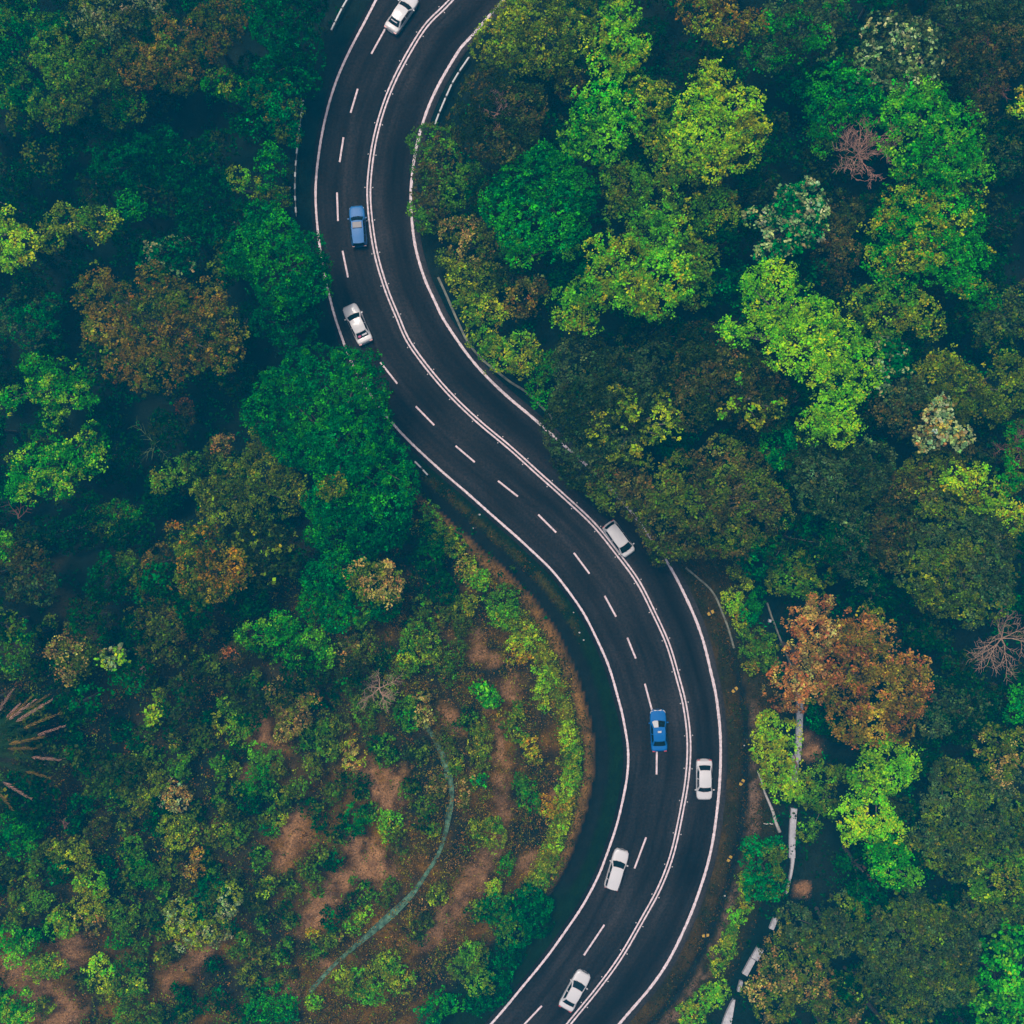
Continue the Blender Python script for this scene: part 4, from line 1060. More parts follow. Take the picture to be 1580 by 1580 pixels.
# low bushes and shrubs; most are told apart by where they stand
BUSH = """
F|2.2|LM:YG:.4|c|bright lime roadside shrub under the textured tree|245,1190,45 235,1230,30 268,1225,25
F|2.0|YG:OR:.4|c|yellow roadside shrub below the bright lime roadside shrub|272,1275,38 290,1262,25
F|2.6|GR:EM:.4|c|vivid green shrub beside the yellow roadside shrub|335,1235,50 350,1180,40 320,1280,35
F|2.4|OG:OL:.4|c|olive roadside shrub left of the rust-orange tree|340,1450,55 400,1430,60 420,1500,45 370,1380,45
F|1.8|YG:OG:.4|c|narrow yellow-green shrub along the broken verge kerb|295,1350,28 285,1320,25 310,1390,28
F|1.6|YG:OR:.5|c|small orange-yellow shrub at the verge below the olive roadside shrub|322,1510,26 335,1490,20
F|3.0|YG:OL:.4|c|yellow-flecked shrub under the textured tree's lower tip|240,1060,28 285,1095,32 310,1120,28 260,1075,22
I|1.8|YG:LG:.4|c|yellow-green verge shrub left of the low emerald cover|290,930,32 295,900,22 300,960,24
I|1.8|LG:YG:.4|c|verge shrub between two yellow-green ones, lower right|300,1035,36 265,1085,36
I|1.8|YG:OG:.5|c|verge shrub above the lowest curve board|240,1150,42 225,1190,30
I|2.0|OG:YG:.5|c|larger verge shrub beside the lowest curve board|195,1265,50 225,1225,38 165,1325,35
I|2.0|LG:YG:.4|c|yellow-green shrub at the bottom edge of the outer verge|60,1530,55 100,1480,40 30,1560,40
I|2.0|LM:LG:.4|c|bright shrub left of the concrete drain near the bottom|150,1440,45 190,1430,35 170,1480,30
E|2.0|LG:YG:.4|c||430,830,50 410,790,35
E|2.2|OG:YG:.4|c||465,900,45 440,930,30
E|2.0|YG:OG:.4|c||525,960,42 500,930,30
E|2.0|LG:YG:.3|c||635,1120,45 660,1090,35
E|2.0|YG:TN:.4|c||590,1055,45
E|2.4|OG:LG:.4|c||735,1205,65 770,1235,40
E|2.2|YG:LG:.5|c||765,1290,60 730,1265,45 795,1275,45
E|1.8|LM:YG:.5|c||830,1370,50 880,1360,35
E|1.8|YG:OR:.4|c||800,1430,45 850,1440,45
E|1.8|YG:LM:.4|c||925,1480,50 960,1555,45
E|3.0|OL:YG:.4|c||545,1250,60 560,1320,50 600,1200,40
E|3.0|OL:OG:.4|c||500,1200,50 370,1240,45
E|3.5|OG:YG:.4|c||330,1360,60 400,1440,70 330,1480,50
E|4.0|OL:TN:.3|c||60,1350,70 100,1430,70 30,1440,55
E|3.0|OG:OL:.5|c||520,1440,50 500,1530,45 280,1500,45
G|3.2|TN:YG:.4|c|tan-topped bush alone above the bare clearing|1340,80,85 1400,90,55 1250,70,45 1330,170,80 1310,240,45 1390,190,45
G|2.8|OG:YG:.35|c|green bush left of the tan-topped bush above the clearing|1060,180,70 1090,240,55 1040,130,45 1110,200,45
G|2.4|OL:OG:.4|c|narrow olive bush right of the tan-topped bush above the clearing|1470,250,50 1490,200,38
G|3.4|OL:YG:.4|c|olive bush with tan tips in the lower left|630,450,85 590,400,55 690,490,55 640,560,55 720,450,45 560,490,45
G|2.4|TN:PG:.3|c||800,560,55 790,500,45 840,530,38
G|2.4|OG:LG:.4|c||820,390,42
G|2.8|YG:OL:.5|c||810,700,70 760,660,38 860,660,45 800,750,38
G|4.0|LM:YG:.5|b|small lime and yellow tuft below the green lime-flecked low tree|700,150,35 730,70,28 690,190,28 715,165,26
G|2.2|YG:OG:.5|c||810,270,28 800,310,22
G|3.0|YG:OL:.4|c|round yellow-olive bush with a bare branch above it|270,790,55 340,790,55 310,830,50 390,850,45 230,770,38
G|2.4|GB:OL:.5|c||430,690,55
G|3.5|GR:EM:.5|c|green bush at the left edge below the palm|60,720,65 40,640,50 100,770,50 170,690,38
G|3.0|YG:LG:.4|c||420,940,55 370,950,38 460,970,45
G|3.0|YG:TN:.3|c||400,1060,65 440,1050,50 430,1130,35
G|2.8|YG:LG:.4|c||290,1130,62 260,1090,42 310,1150,45
G|2.8|OG:GR:.4|c||660,900,55 690,920,45 640,870,45
G|1.6|OR:TN:.4|c||900,800,35 920,870,28 860,880,35
G|3.6|YG:PG:.35|c|pale-rimmed hollow bush in the lower left|840,1060,55 820,1120,55 860,1180,62 930,1170,55 1000,1160,55 1050,1060,45 1060,1000,45 790,1080,35
G|2.4|EM:OL:.4|f|dark green heart of the pale-rimmed hollow bush|930,1030,75 1000,960,50
G|2.8|OL:OG:.4|c||110,1000,70 180,1010,50 90,1060,50
G|2.8|GR:LG:.4|c||60,1250,55 40,1180,50 110,1220,45 150,1190,40
G|2.2|YG:LG:.4|c||200,1310,60 160,1330,45 250,1340,40
G|2.8|OG:OL:.4|c||570,1070,62 530,1100,45 590,1110,45
G|2.2|OL:OG:.4|c||680,1070,45
G|2.4|GR:OG:.5|c||540,1200,45 550,1300,38
G|2.4|YG:LG:.4|c||440,1320,55 470,1390,52
G|2.4|YG:OG:.4|c||540,1400,55 600,1400,45 520,1440,45 640,1410,36
G|1.8|OL:YG:.4|c||740,1290,36
G|2.6|GR:OG:.4|c||1160,480,60 1200,450,50 1170,410,35
G|2.2|OG:LG:.4|c||1180,340,45 1240,360,42
G|1.8|YG:OL:.4|c||1060,420,42
G|2.0|OL:OG:.4|c||1130,680,42 1100,700,35
G|2.0|OL:YG:.4|c||1020,700,52 1040,600,45 980,740,36
G|1.8|YG:OG:.4|c||1290,540,42 1280,640,32
G|1.6|GR:EM:.5|c||1220,690,26
G|1.8|YG:OG:.4|c||1230,940,42 1210,970,32
G|1.4|OL:YG:.4|c||1190,1040,32
G|1.6|OL:OG:.4|c||1340,960,36
G|1.2|YG:OR:.4|c||1440,1170,26
G|1.6|OG:OL:.4|c||1330,1110,32
G|1.6|YG:OL:.4|c||1130,1360,42
G|1.6|OL:OG:.4|c||1080,1250,40
G|1.6|OL:YG:.3|c||1230,1270,42
G|3.5|GR:LM:.4|c|green bush in the bottom left corner|70,1510,75 30,1540,60 110,1540,38
G|3.0|GR:EM:.5|c|vivid green bush at the bottom edge below the mossy drain's end|1250,1520,100 1180,1540,60 1320,1500,55
G|1.6|LM:LG:.4|c||1440,1490,36
G|2.0|YG:OL:.4|c||1560,1380,52
G|2.4|OG:OL:.5|c||600,1500,60 560,1540,50
G|2.0|OL:YG:.4|c||200,1500,45
H|2.6|EM:GR:.4|c||60,640,55 95,660,38
H|2.2|LG:YG:.4|c|rounded bright bush right of a bare patch left of the mossy drain|210,655,60 200,700,45
H|1.8|TN:YG:.5|c||60,360,45 40,310,35
H|1.4|OG:YG:.3|c||430,690,32
H|2.2|YG:OG:.4|c|yellow-green bush at the top of the bare soil track|690,690,70 640,680,45 720,720,45
H|1.4|LM:YG:.5|c|small yellow bush beside the bare soil track|700,960,38 715,940,25
H|2.4|OL:YG:.4|c||650,290,52 650,220,42 640,370,42
H|1.6|EM:GR:.5|c||640,460,28
H|1.6|YG:OG:.4|c||760,170,36 820,140,36
H|2.6|GR:LG:.5|b|vivid green bush above the yellow hillside strip|680,60,45 700,95,35 640,40,35
H|1.6|LM:YG:.5|c||930,90,42 925,40,30
H|1.8|YG:LM:.4|c||1050,255,40 1045,210,28
H|1.8|YG:OG:.4|c||1060,335,42 1030,370,28
H|1.8|YG:LM:.4|c||1062,430,42
H|1.8|LG:YG:.5|c||1040,510,42
H|1.8|YG:OR:.4|c||1040,585,42 985,590,32
H|1.8|YG:LM:.4|c||1020,680,36
H|1.8|LM:YG:.5|c||1000,765,32
H|1.8|YG:OG:.4|c||978,840,36 950,900,40
H|1.8|OG:YG:.4|c||900,935,45 870,965,32
H|2.0|OG:GR:.4|c||880,560,42 850,500,42 830,460,32
H|1.4|OR:YG:.4|c||960,600,36 930,560,28
H|2.6|TN:OL:.4|c||380,110,45 390,170,42
H|2.4|OG:GR:.4|c||330,200,36 300,150,52
H|3.0|OG:OL:.5|c|green bush under the bare grey branches|110,120,62 200,60,70 60,60,50
H|1.6|YG:OG:.4|c||530,390,36
H|1.4|OL:TN:.4|c||440,490,42
H|1.8|OG:GR:.5|c||760,860,36 775,825,26
H|3.0|EM:DK:.4|f|dark green slope bush beside the white estate car|880,990,48 860,1060,80 900,1120,65 940,1040,40
H|3.0|EM:OG:.4|f|dark green slope bush below the bare soil track|760,1090,75 700,1050,55 800,1170,65
H|2.6|YG:LG:.4|c|large yellow-green bush at the bottom below the mossy drain|130,1380,80 200,1330,70 270,1380,55 150,1450,55 80,1400,55 230,1300,50
H|3.0|OG:OL:.4|c|olive-green bush at the bottom right of the large yellow-green bush|590,1290,72 640,1380,55 560,1330,55 610,1250,55
H|2.4|EM:GR:.5|c||450,1500,55 510,1490,45 400,1540,52
H|2.6|EM:DK:.4|f||720,1330,65 780,1260,60 700,1430,65 640,1480,55
H|1.4|YG:OL:.4|c||440,1000,38 455,965,30
H|1.4|LG:YG:.4|c||60,1120,42 110,1080,30
H|1.6|YG:OR:.4|c||860,300,40 900,350,30
H|1.6|OL:TN:.4|c||580,480,45 560,560,35
H|1.6|GB:OL:.5|c||470,260,45 500,330,35
H|1.6|OG:YG:.4|c||810,250,40
H|1.6|OL:OG:.5|c||240,950,34 200,1000,32
"""
# ------------------------------------------------------------------ plants: crowns of many small leaves on lobed shells, trunks with limbs
STYLE = {'u': (0.45, 10, 0.30, 1.35, 0.26),  # clump radius, leaves per clump, leaf length, clump cover, shell roughness
    'f': (0.32, 13, 0.21, 1.75, 0.22), 'c': (0.40, 16, 0.22, 1.45, 0.34), 's': (0.30, 12, 0.24, 0.75, 0.42), 'b': (0.32, 7, 0.32, 1.5, 0.32)}


def leaf_cloud(lobes, tones, share, style, rg, low=False, dim=1.0):
    """lobes: (x, y, z, r) in metres. Returns vertices, quads, colours."""
    cr_, nl, ls, cover, rough = STYLE[style]
    if low: cr_ *= 0.75; ls *= 0.85; nl = max(5, int(nl * 0.8))
    cen = []; nor = []; lob_t = []
    base_z = min(l[2] - 0.6 * l[3] for l in lobes)
    for (x, y, z, r) in lobes:
        n = max(6, int(cover * (r + 0.5 * cr_) ** 2 / cr_ ** 2 * 1.55))
        ct = 1 - rg.random(n) ** 0.85 * 1.25          # cos of polar angle, mostly the upper half
        ph = rg.random(n) * 2 * math.pi
        st = np.sqrt(np.clip(1 - ct ** 2, 0, 1))
        d = np.c_[st * np.cos(ph), st * np.sin(ph), ct]
        # lumpy shell: boughs stand out, hollows fall back
        k = rg.normal(size=(5, 3)); k /= np.linalg.norm(k, axis=1)[:, None]
        bump = np.max(d @ k.T, axis=1)
        rad = r * (1 - rough * 1.4 + rough * 1.9 * np.clip(bump, 0, 1) ** 2 + rough * 0.35 * rg.normal(size=n))
        inner = rg.random(n) < 0.16
        rad = np.where(inner, r * rg.random(n) ** 0.5 * 0.75, rad)
        c = d * rad[:, None] * np.array((1, 1, 0.78)) + np.array((x, y, z))
        ok = np.ones(n, bool)                            # leave out what lies deep inside a neighbouring lobe
        for l2 in lobes:
            if l2[0] == x and l2[1] == y: continue
            e = (c - np.array(l2[:3])) / (l2[3] * np.array((1, 1, 0.78)))
            ok &= np.sum(e * e, axis=1) > 0.60 ** 2
        c = c[ok]; d = d[ok]; n = len(c)
        cen.append(c); nor.append(d); lob_t.append(np.full(n, rg.normal() * 0.22))
    cen = np.vstack(cen); nor = np.vstack(nor); lt = np.concatenate(lob_t)
    n = len(cen)
    # palette per clump; accent clumps come in patches
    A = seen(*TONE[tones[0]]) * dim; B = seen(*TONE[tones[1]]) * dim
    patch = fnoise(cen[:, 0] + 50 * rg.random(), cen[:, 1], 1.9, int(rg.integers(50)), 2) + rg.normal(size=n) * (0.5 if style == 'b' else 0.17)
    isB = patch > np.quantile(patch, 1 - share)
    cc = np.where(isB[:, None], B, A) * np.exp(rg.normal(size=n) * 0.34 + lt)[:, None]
    cc *= np.exp(rg.normal(size=(n, 3)) * np.array((0.22, 0.10, 0.20)))
    # leaves
    m_ = n * nl
    ci = np.repeat(np.arange(n), nl)
    nn = nor[ci]
    off = rg.normal(size=(m_, 3)) * cr_ * 0.55
    off -= nn * (np.sum(off * nn, axis=1) * 0.45)[:, None]
    p = cen[ci] + off
    ln_ = nn * 0.45 + np.array((0, 0, 0.55)) + rg.normal(size=(m_, 3)) * 0.55
    ln_ /= np.linalg.norm(ln_, axis=1)[:, None]
    t = rg.normal(size=(m_, 3)); t -= ln_ * np.sum(t * ln_, axis=1)[:, None]; t /= np.linalg.norm(t, axis=1)[:, None]
    b = np.cross(ln_, t)
    s = ls * np.clip(np.exp(rg.normal(size=m_) * 0.30) * 0.95, 0.4, 1.6)
    w = s * (0.30 + 0.22 * rg.random(m_))
    q = np.stack([p - t * (s * 0.5)[:, None], p + b * w[:, None] * 0.9 - ln_ * (w * 0.25)[:, None], p + t * (s * 0.5)[:, None] - ln_ * (s * 0.12)[:, None], p - b * w[:, None] * 0.9 - ln_ * (w * 0.25)[:, None]], 1)
    V = q.reshape(-1, 3); F = np.arange(4 * m_).reshape(-1, 4)
    C_ = cc[ci] * np.exp(rg.normal(size=m_) * 0.26)[:, None] * np.exp(rg.normal(size=(m_, 1)) * np.array((0.16, 0, 0.1)))
    return V, F, np.clip(C_, 0.001, 0.75)


ALL_LOBES = []          # px, py, r for the fill of the gaps
PLANTS = []             # root, label, px, py, size, tone, kind


def plant(height_m, tones, share, style, label, lobes_px, kind="tree", ground_px=None, lift=0.0):
    rg = np.random.default_rng(abs(hash((lobes_px[0][0] * 13.1, lobes_px[0][1] * 7.7, len(lobes_px)))) % (2 ** 32))
    L = np.array(lobes_px, float); L[:, 2] *= 1.17
    wgt = L[:, 2] ** 2
    cx, cy = (L[:, 0] * wgt).sum() / wgt.sum(), (L[:, 1] * wgt).sum() / wgt.sum()
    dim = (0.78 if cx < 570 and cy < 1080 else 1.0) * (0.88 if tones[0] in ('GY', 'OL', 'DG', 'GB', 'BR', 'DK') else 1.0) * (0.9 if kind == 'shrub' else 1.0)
    # the trunk stands under the crown; its foot is where the crown's middle projects at ground level
    gz = 0.0
    for _ in range(4):
        x0, y0, _q = P(cx, cy, gz + height_m * 0.75)
        gz = float(height(np.array([x0]), np.array([y0]))[0])
    spread = np.hypot(L[:, 0] - cx, L[:, 1] - cy)
    lobes = []
    for (a, b, r), sp in zip(L, spread):
        top = gz + height_m * (1 - 0.22 * min(1, sp / 90.0)) + rg.normal() * 0.035 * height_m
        if kind == "shrub":
            xg, yg, zg = ground_at(a, b); top = zg + height_m * (0.8 + 0.3 * rg.random())
        rm = r * MPP * (CAM_H - top) / CAM_H
        zc = top - rm * 0.78
        if kind == "shrub": zc = max(zc, top - height_m * 0.7)
        x, y, _q = P(a, b, zc + 0.3 * rm)
        lobes.append((x, y, zc, rm))
        ALL_LOBES.append((a, b, r))
    root = empty("shrub" if kind == "shrub" else kind, (x0, y0, gz))
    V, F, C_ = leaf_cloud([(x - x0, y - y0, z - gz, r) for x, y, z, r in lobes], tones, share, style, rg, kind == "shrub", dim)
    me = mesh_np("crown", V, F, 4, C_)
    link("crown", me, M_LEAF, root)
    # trunk and limbs
    b = MB()
    hc = np.mean([l[2] for l in lobes]) - gz
    if kind == "shrub":
        for l in lobes[:5]:
            e = Vector((l[0] - x0, l[1] - y0, l[2] - gz)); g0 = float(height(np.array([l[0]]), np.array([l[1]]))[0]) - gz
            b = MB(); b.tube([(e.x * 0.9, e.y * 0.9, g0 - 0.1), (e.x, e.y, e.z)], [0.05, 0.025], 5)
            b.build("stem", M_BARK, root)
    else:
        r0 = 0.016 * height_m + 0.06
        fork = Vector((rg.normal() * 0.3, rg.normal() * 0.3, max(1.2, hc * 0.55)))
        b.tube([(0, 0, -0.4), (fork.x * 0.4, fork.y * 0.4, fork.z * 0.5), fork, (fork.x, fork.y, hc + 0.2)], [r0 * 1.25, r0, r0 * 0.8, r0 * 0.4], 7)
        for l in lobes[:14]:
            e = Vector((l[0] - x0, l[1] - y0, l[2] - gz + 0.2 * l[3]))
            mid = fork.lerp(e, 0.55) + Vector((0, 0, 0.12 * e.length))
            b.tube([fork, mid, e], [r0 * 0.5, r0 * 0.3, r0 * 0.10], 5)
        b.build("trunk", M_BARK, root)
    PLANTS.append([root, label, cx, cy, float(np.sqrt(wgt.sum())), tones, kind])
    return root


def parse(txt, kind):
    for line in txt.strip().split("\n"):
        tile, h, tone, style, label, lob = line.split("|")
        t = tone.split(":")
        L = []
        for q in lob.split():
            a, b, r = [float(v) for v in q.split(",")]
            if tile != 'P':
                ox, oy = TILE[tile]; k = 530 / 1580
                a, b, r = ox + a * k, oy + b * k, r * k
            L.append((a, b, r))
        plant(float(h), (t[0], t[1]), float(t[2]), style, label, L, kind)


parse(CAT, "tree")
parse(BUSH, "shrub")


# ---- bare trees: forked branches only
def bare_tree(label, px, py, top, radius_px, n=9, foot=None, mat=M_DEAD, thick=0.09, arc=(0, 6.283), cat="tree", name="dead_tree", flat=0.35, depth=3, seed=1):
    rd = random.Random(seed)
    fx, fy = foot or (px, py)
    x0, y0, gz = ground_at(fx, fy)
    cx, cy, cz = P(px, py, gz + top * 0.7)
    root = empty(name, (x0, y0, gz)); tag(root, label, cat)
    c = Vector((cx - x0, cy - y0, top * 0.7))
    b = MB(); b.tube([(0, 0, -0.4), c * 0.5 + Vector((0.1, 0, 0)), c], [thick * 2.2, thick * 1.7, thick * 1.2], 7); b.build("trunk", mat, root)
    R = radius_px * MPP * 0.9

    def grow(bb, p, d, ln_, r, lev):
        r = max(r, 0.018)
        pts = [p]; dd = d.copy()
        for i in range(4):
            dd = (dd + Vector((rd.gauss(0, .22), rd.gauss(0, .22), rd.gauss(0, .14)))).normalized()
            pts.append(pts[-1] + dd * ln_ / 4)
        bb.tube(pts, [r, r * .85, r * .7, r * .55, r * .35], 5)
        if lev > 0:
            for i in (1, 2, 3, 4):
                for sg in (1, -1):
                    if rd.random() < 0.85:
                        ang = sg * rd.uniform(0.4, 0.95)
                        nd = Matrix.Rotation(ang, 3, 'Z') @ dd; nd.z += rd.uniform(-.1, .35); nd.normalize()
                        grow(bb, pts[i], nd, ln_ * rd.uniform(.38, .55), r * .5, lev - 1)
    for i in range(n):
        th = arc[0] + (arc[1] - arc[0]) * (i + rd.uniform(.1, .9)) / n
        d = Vector((math.cos(th), math.sin(th), flat)).normalized()
        bb = MB(); grow(bb, c.copy(), d, R * rd.uniform(.75, 1.05), thick, depth - 1)
        bb.build("branch", mat, root)
    ALL_LOBES.append((px, py, radius_px * .5))
    return root


M_PINKWOOD = principled("pinkish_dead_wood", seen(190, 152, 138), 0.9, noise=0.25, nscale=4)
M_GREYWOOD = principled("grey_dead_wood", seen(172, 146, 130), 0.9, noise=0.25, nscale=4)
M_DULLWOOD = principled("dull_dead_wood", seen(130, 100, 98), 0.9, noise=0.25, nscale=4)
bare_tree("dead pinkish leafless tree in the upper right", 1325, 236, 15, 56, 14, mat=M_PINKWOOD, thick=0.038, seed=4, flat=0.7)
bare_tree("bare branching grey tree at the right edge beside the large rounded tree", 1545, 985, 12, 56, 8, mat=M_GREYWOOD, thick=0.055, seed=9, flat=0.6)
bare_tree("bare twigs on the dull brownish tree, upper of two in the top right corner", 1535, 60, 14, 30, 4, mat=M_DULLWOOD, thick=0.05, arc=(2.4, 4.4), seed=5)
bare_tree("bare twigs on the dull brownish tree, lower of two in the top right corner", 1522, 135, 14.5, 30, 6, mat=M_DULLWOOD, thick=0.06, seed=6)
bare_tree("reddish bare twigs on the dark grey-brown tree inside the bend", 768, 175, 15.2, 28, 7, mat=M_PINKWOOD, thick=0.05, seed=7)
bare_tree("grey bare branches above the green bush left of the hillside", 585, 1062, 4.2, 30, 6, mat=M_GREYWOOD, thick=0.06, seed=8)
bare_tree("greenish bare twigs in the dark hollow left of the olive-yellow tree", 240, 685, 7.0, 42, 6, mat=principled("mossy_twigs", seen(88, 122, 92), 0.9), thick=0.05, seed=10, depth=2)
bare_tree("thin bare branch at the left edge above the thin grey-brown tree", 28, 800, 9.0, 30, 3, mat=M_DULLWOOD, thick=0.05, arc=(0.6, 2.2), seed=11, depth=2)
bare_tree("reddish dead snag below the brown-olive crown in the left half", 218, 1035, 7, 12, 7, mat=M_PINKWOOD, thick=0.05, seed=12, depth=2)
bare_tree("bare curved branch above the round yellow-olive bush", 100, 1278, 3.2, 16, 2, mat=M_DULLWOOD, thick=0.06, arc=(0.9, 2.0), seed=13, depth=2)
bare_tree("reddish bare twigs cut by the right edge below the olive tree", 1570, 690, 12, 34, 6, mat=M_DULLWOOD, thick=0.06, seed=14)

# ---- the palm cut by the left edge: every frond is a part of its own
def palm(label, px, py, top):
    x0, y0, gz = ground_at(px, py); top += gz
    x0, y0, _q = P(px, py, top)
    root = empty("palm", (x0, y0, gz)); tag(root, label, "palm")
    hc = top - gz
    b = MB(); b.tube([(0, 0, -0.4), (0.1, 0.05, hc * 0.5), (0, 0, hc)], [0.22, 0.17, 0.15], 9); b.build("trunk", M_BARK, root)
    mats = [principled("frond_tan", seen(158, 128, 78), 0.8, noise=0.3, nscale=3), principled("frond_pale", seen(206, 160, 146), 0.8, noise=0.3, nscale=3), principled("frond_green", seen(12, 78, 66), 0.8, noise=0.3, nscale=3)]
    rd = random.Random(5)
    tips = [(37, 1080), (49, 1082), (63, 1077), (70, 1084), (82, 1105), (87, 1126), (60, 1140), (82, 1178), (68, 1205), (42, 1235), (14, 1252), (20, 1090), (45, 1160), (5, 1070), (-40, 1080), (-100, 1120), (-110, 1180), (-70, 1240)]
    for i, (tx, ty) in enumerate(tips):
        ex, ey, _q = P(tx, ty, top - 1.2)
        e = Vector((ex - x0, ey - y0, hc - 1.6 - rd.uniform(0, 1.8)))
        s = Vector((0, 0, hc)); m_ = s.lerp(e, .5) + Vector((rd.gauss(0, .35), rd.gauss(0, .35), 1.3))
        pts = [s * (1 - t) ** 2 + m_ * (2 * t * (1 - t)) + e * t * t for t in np.linspace(0, 1, 15)]
        b = MB(); b.tube(pts, list(np.linspace(0.035, 0.012, 15)), 4); tp = MB()
        for j in range(2, 15):
            d = (pts[j] - pts[j - 1]).normalized(); sd_ = Vector((-d.y, d.x, 0)).normalized()
            ll = 0.60 * math.sin(math.pi * (0.12 + 0.8 * j / 15)) + 0.12
            dry = j > 8 + (i % 3)
            for sg in (1, -1):
                for k_ in (0.0, 0.33, 0.66):
                    p = pts[j].lerp(pts[j - 1], k_)
                    l2 = ll * rd.uniform(.6, 1.25)
                    q = p + sd_ * (sg * l2 * (0.3 if dry else 0.6)) + d * (l2 * rd.uniform(.5, 1.0)) + Vector((0, 0, -0.30 * l2 + rd.gauss(0, 0.08)))
                    w = d * 0.045
                    (tp if dry else b).add([p - w, p + w, (p + q) / 2 + w * 1.2 + Vector((0, 0, .03)), q, (p + q) / 2 - w * 1.2 + Vector((0, 0, .03))], [(0, 1, 2, 3, 4)])
        fo = b.build("frond", mats[2], root)
        tp.build("dry_tip", mats[i % 2], fo)
    ALL_LOBES.append((px + 30, py, 60))


palm("pinkish dry palm fronds fanning in from the left edge", -46, 1160, 11.0)

# ---- dim understorey trees that fill the gaps of the wood
ALL = np.array(ALL_LOBES)
cand = []
rf = np.random.default_rng(21)
tries = rf.uniform(-60, 1640, size=(7000, 2))
dz, sz = road_dist(*np.array([P(a, b, 3.0)[:2] for a, b in tries]).T)
hwz = hill_w(tries[:, 0], tries[:, 1])
placed = []
for (a, b), d, s, hw_ in zip(tries, dz, sz, hwz):
    r = rf.uniform(26, 42)
    lim = 3.4 if s < 0 else 4.0
    if b > 850 and s > 0: lim = 10.0
    if d < lim + r * MPP: continue
    if s < 0 and hw_ > 0.35 and (b > 1190 - 0.35 * (a - 200) or (b > 870 and d < 20)): continue
    if 1195 < a < 1255 and 1040 < b < 1590: continue
    q = np.hypot(ALL[:, 0] - a, ALL[:, 1] - b)
    cov = np.min(q - ALL[:, 2])
    if cov < 2: continue
    if fnoise(np.array([a]), np.array([b]), 130.0, 77, 2)[0] < 0.30: continue
    if placed and min(math.hypot(a - u, b - v_) - w for u, v_, w in placed) < r * 0.95: continue
    placed.append((a, b, r))
UNDER = []
for a, b, r in placed:
    n = rf.integers(2, 5)
    lob = [(a, b, r * .75)] + [(a + rf.normal() * r * .55, b + rf.normal() * r * .55, r * rf.uniform(.35, .6)) for _ in range(n)]
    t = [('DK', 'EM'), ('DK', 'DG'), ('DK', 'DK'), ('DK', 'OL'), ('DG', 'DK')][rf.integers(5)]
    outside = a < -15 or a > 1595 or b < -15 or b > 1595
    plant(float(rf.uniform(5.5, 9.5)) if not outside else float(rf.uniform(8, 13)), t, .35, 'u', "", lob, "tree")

# ---- low dim bushes that fill the hillside between the taller ones
ALL = np.array(ALL_LOBES)
tries = rf.uniform((-20, 960), (760, 1600), size=(5000, 2))
dz, sz = road_dist(*np.array([P(a, b, 4.0)[:2] for a, b in tries]).T)
bz = bare_field(tries[:, 0], tries[:, 1]); placed = []
for (a, b), d, s, bb_ in zip(tries, dz, sz, bz):
    r = rf.uniform(11, 21)
    if s > 0 or d < 9 or bb_ > 0.45: continue
    if RING(np.array([a]), np.array([b]), np.array([d]))[0] > 0.3 and d < 19 and rf.random() < 0.9: continue
    if np.min(np.hypot(ALL[:, 0] - a, ALL[:, 1] - b) - ALL[:, 2]) < -2: continue
    if placed and min(math.hypot(a - u, b - v_) - w for u, v_, w in placed) < r * 0.7: continue
    gp = ground_at(a, b)
    if np.min(np.hypot(DRAIN_XY[:, 0] - gp[0], DRAIN_XY[:, 1] - gp[1])) < r * MPP * 1.25 + 0.5: continue
    placed.append((a, b, r))
    if len(placed) >= 140: break
for a, b, r in placed:
    lob = [(a, b, r * .8)] + [(a + rf.normal() * r * .6, b + rf.normal() * r * .6, r * rf.uniform(.35, .65)) for _ in range(rf.integers(1, 4))]
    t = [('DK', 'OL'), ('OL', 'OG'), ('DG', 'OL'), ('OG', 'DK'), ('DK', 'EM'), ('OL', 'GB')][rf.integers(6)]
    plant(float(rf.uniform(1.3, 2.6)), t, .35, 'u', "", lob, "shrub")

# ---- labels: the ones without a label of their own are told apart by colour and by what they stand next to
ADJ = {'EM': 'emerald', 'DK': 'dark green', 'GR': 'green', 'LG': 'bright green', 'LM': 'lime', 'YG': 'yellow-green', 'OL': 'olive', 'BR': 'brown', 'RU': 'rusty', 'GY': 'grey-green',
       'PG': 'pale green', 'TN': 'tan', 'OR': 'orange-yellow', 'DG': 'dark grey', 'GB': 'grey-brown', 'OG': 'mid green', 'PK': 'pink'}
MARK = [("rust-orange tree", 1245, 1040), ("lime S-shaped tree", 1345, 1230), ("trailing lime tree", 1250, 560), ("round lime tree", 1115, 190), ("dead pinkish tree", 1325, 230), ("big rusty brown tree", 240, 510),
        ("huge emerald tree", 550, 690), ("dry palm", 20, 1160), ("mossy drain's upper end", 665, 1130), ("mossy drain's bend", 693, 1240), ("mossy drain's lower end", 500, 1505), ("dashed guard rail", 457, 245),
        ("white estate car", 952, 1340), ("yellow-dotted tree", 320, 880), ("pale-leaved speckled tree", 1235, 335), ("bare soil track", 715, 1385), ("bare brown clearing", 445, 1300), ("big yellow-green tree", 980, 430),
        ("large deep green tree", 845, 320), ("white van", 955, 831), ("large rounded grey-green tree", 1490, 860), ("broad grey-olive tree", 1420, 1460), ("broad emerald tree", 430, 400), ("bottom left corner", 0, 1580),
        ("top left corner", 0, 0), ("top right corner", 1580, 0), ("bottom right corner", 1580, 1580), ("dark ditch", 905, 1100), ("olive bush with tan tips", 215, 1205), ("pale-rimmed hollow bush", 310, 1420),
        ("green trees at the left edge", 70, 640), ("big rounded green tree", 1440, 210), ("lowest curve board", 1087, 1440), ("tan-topped bush", 445, 1095), ("lumpy green and olive tree", 110, 110)]
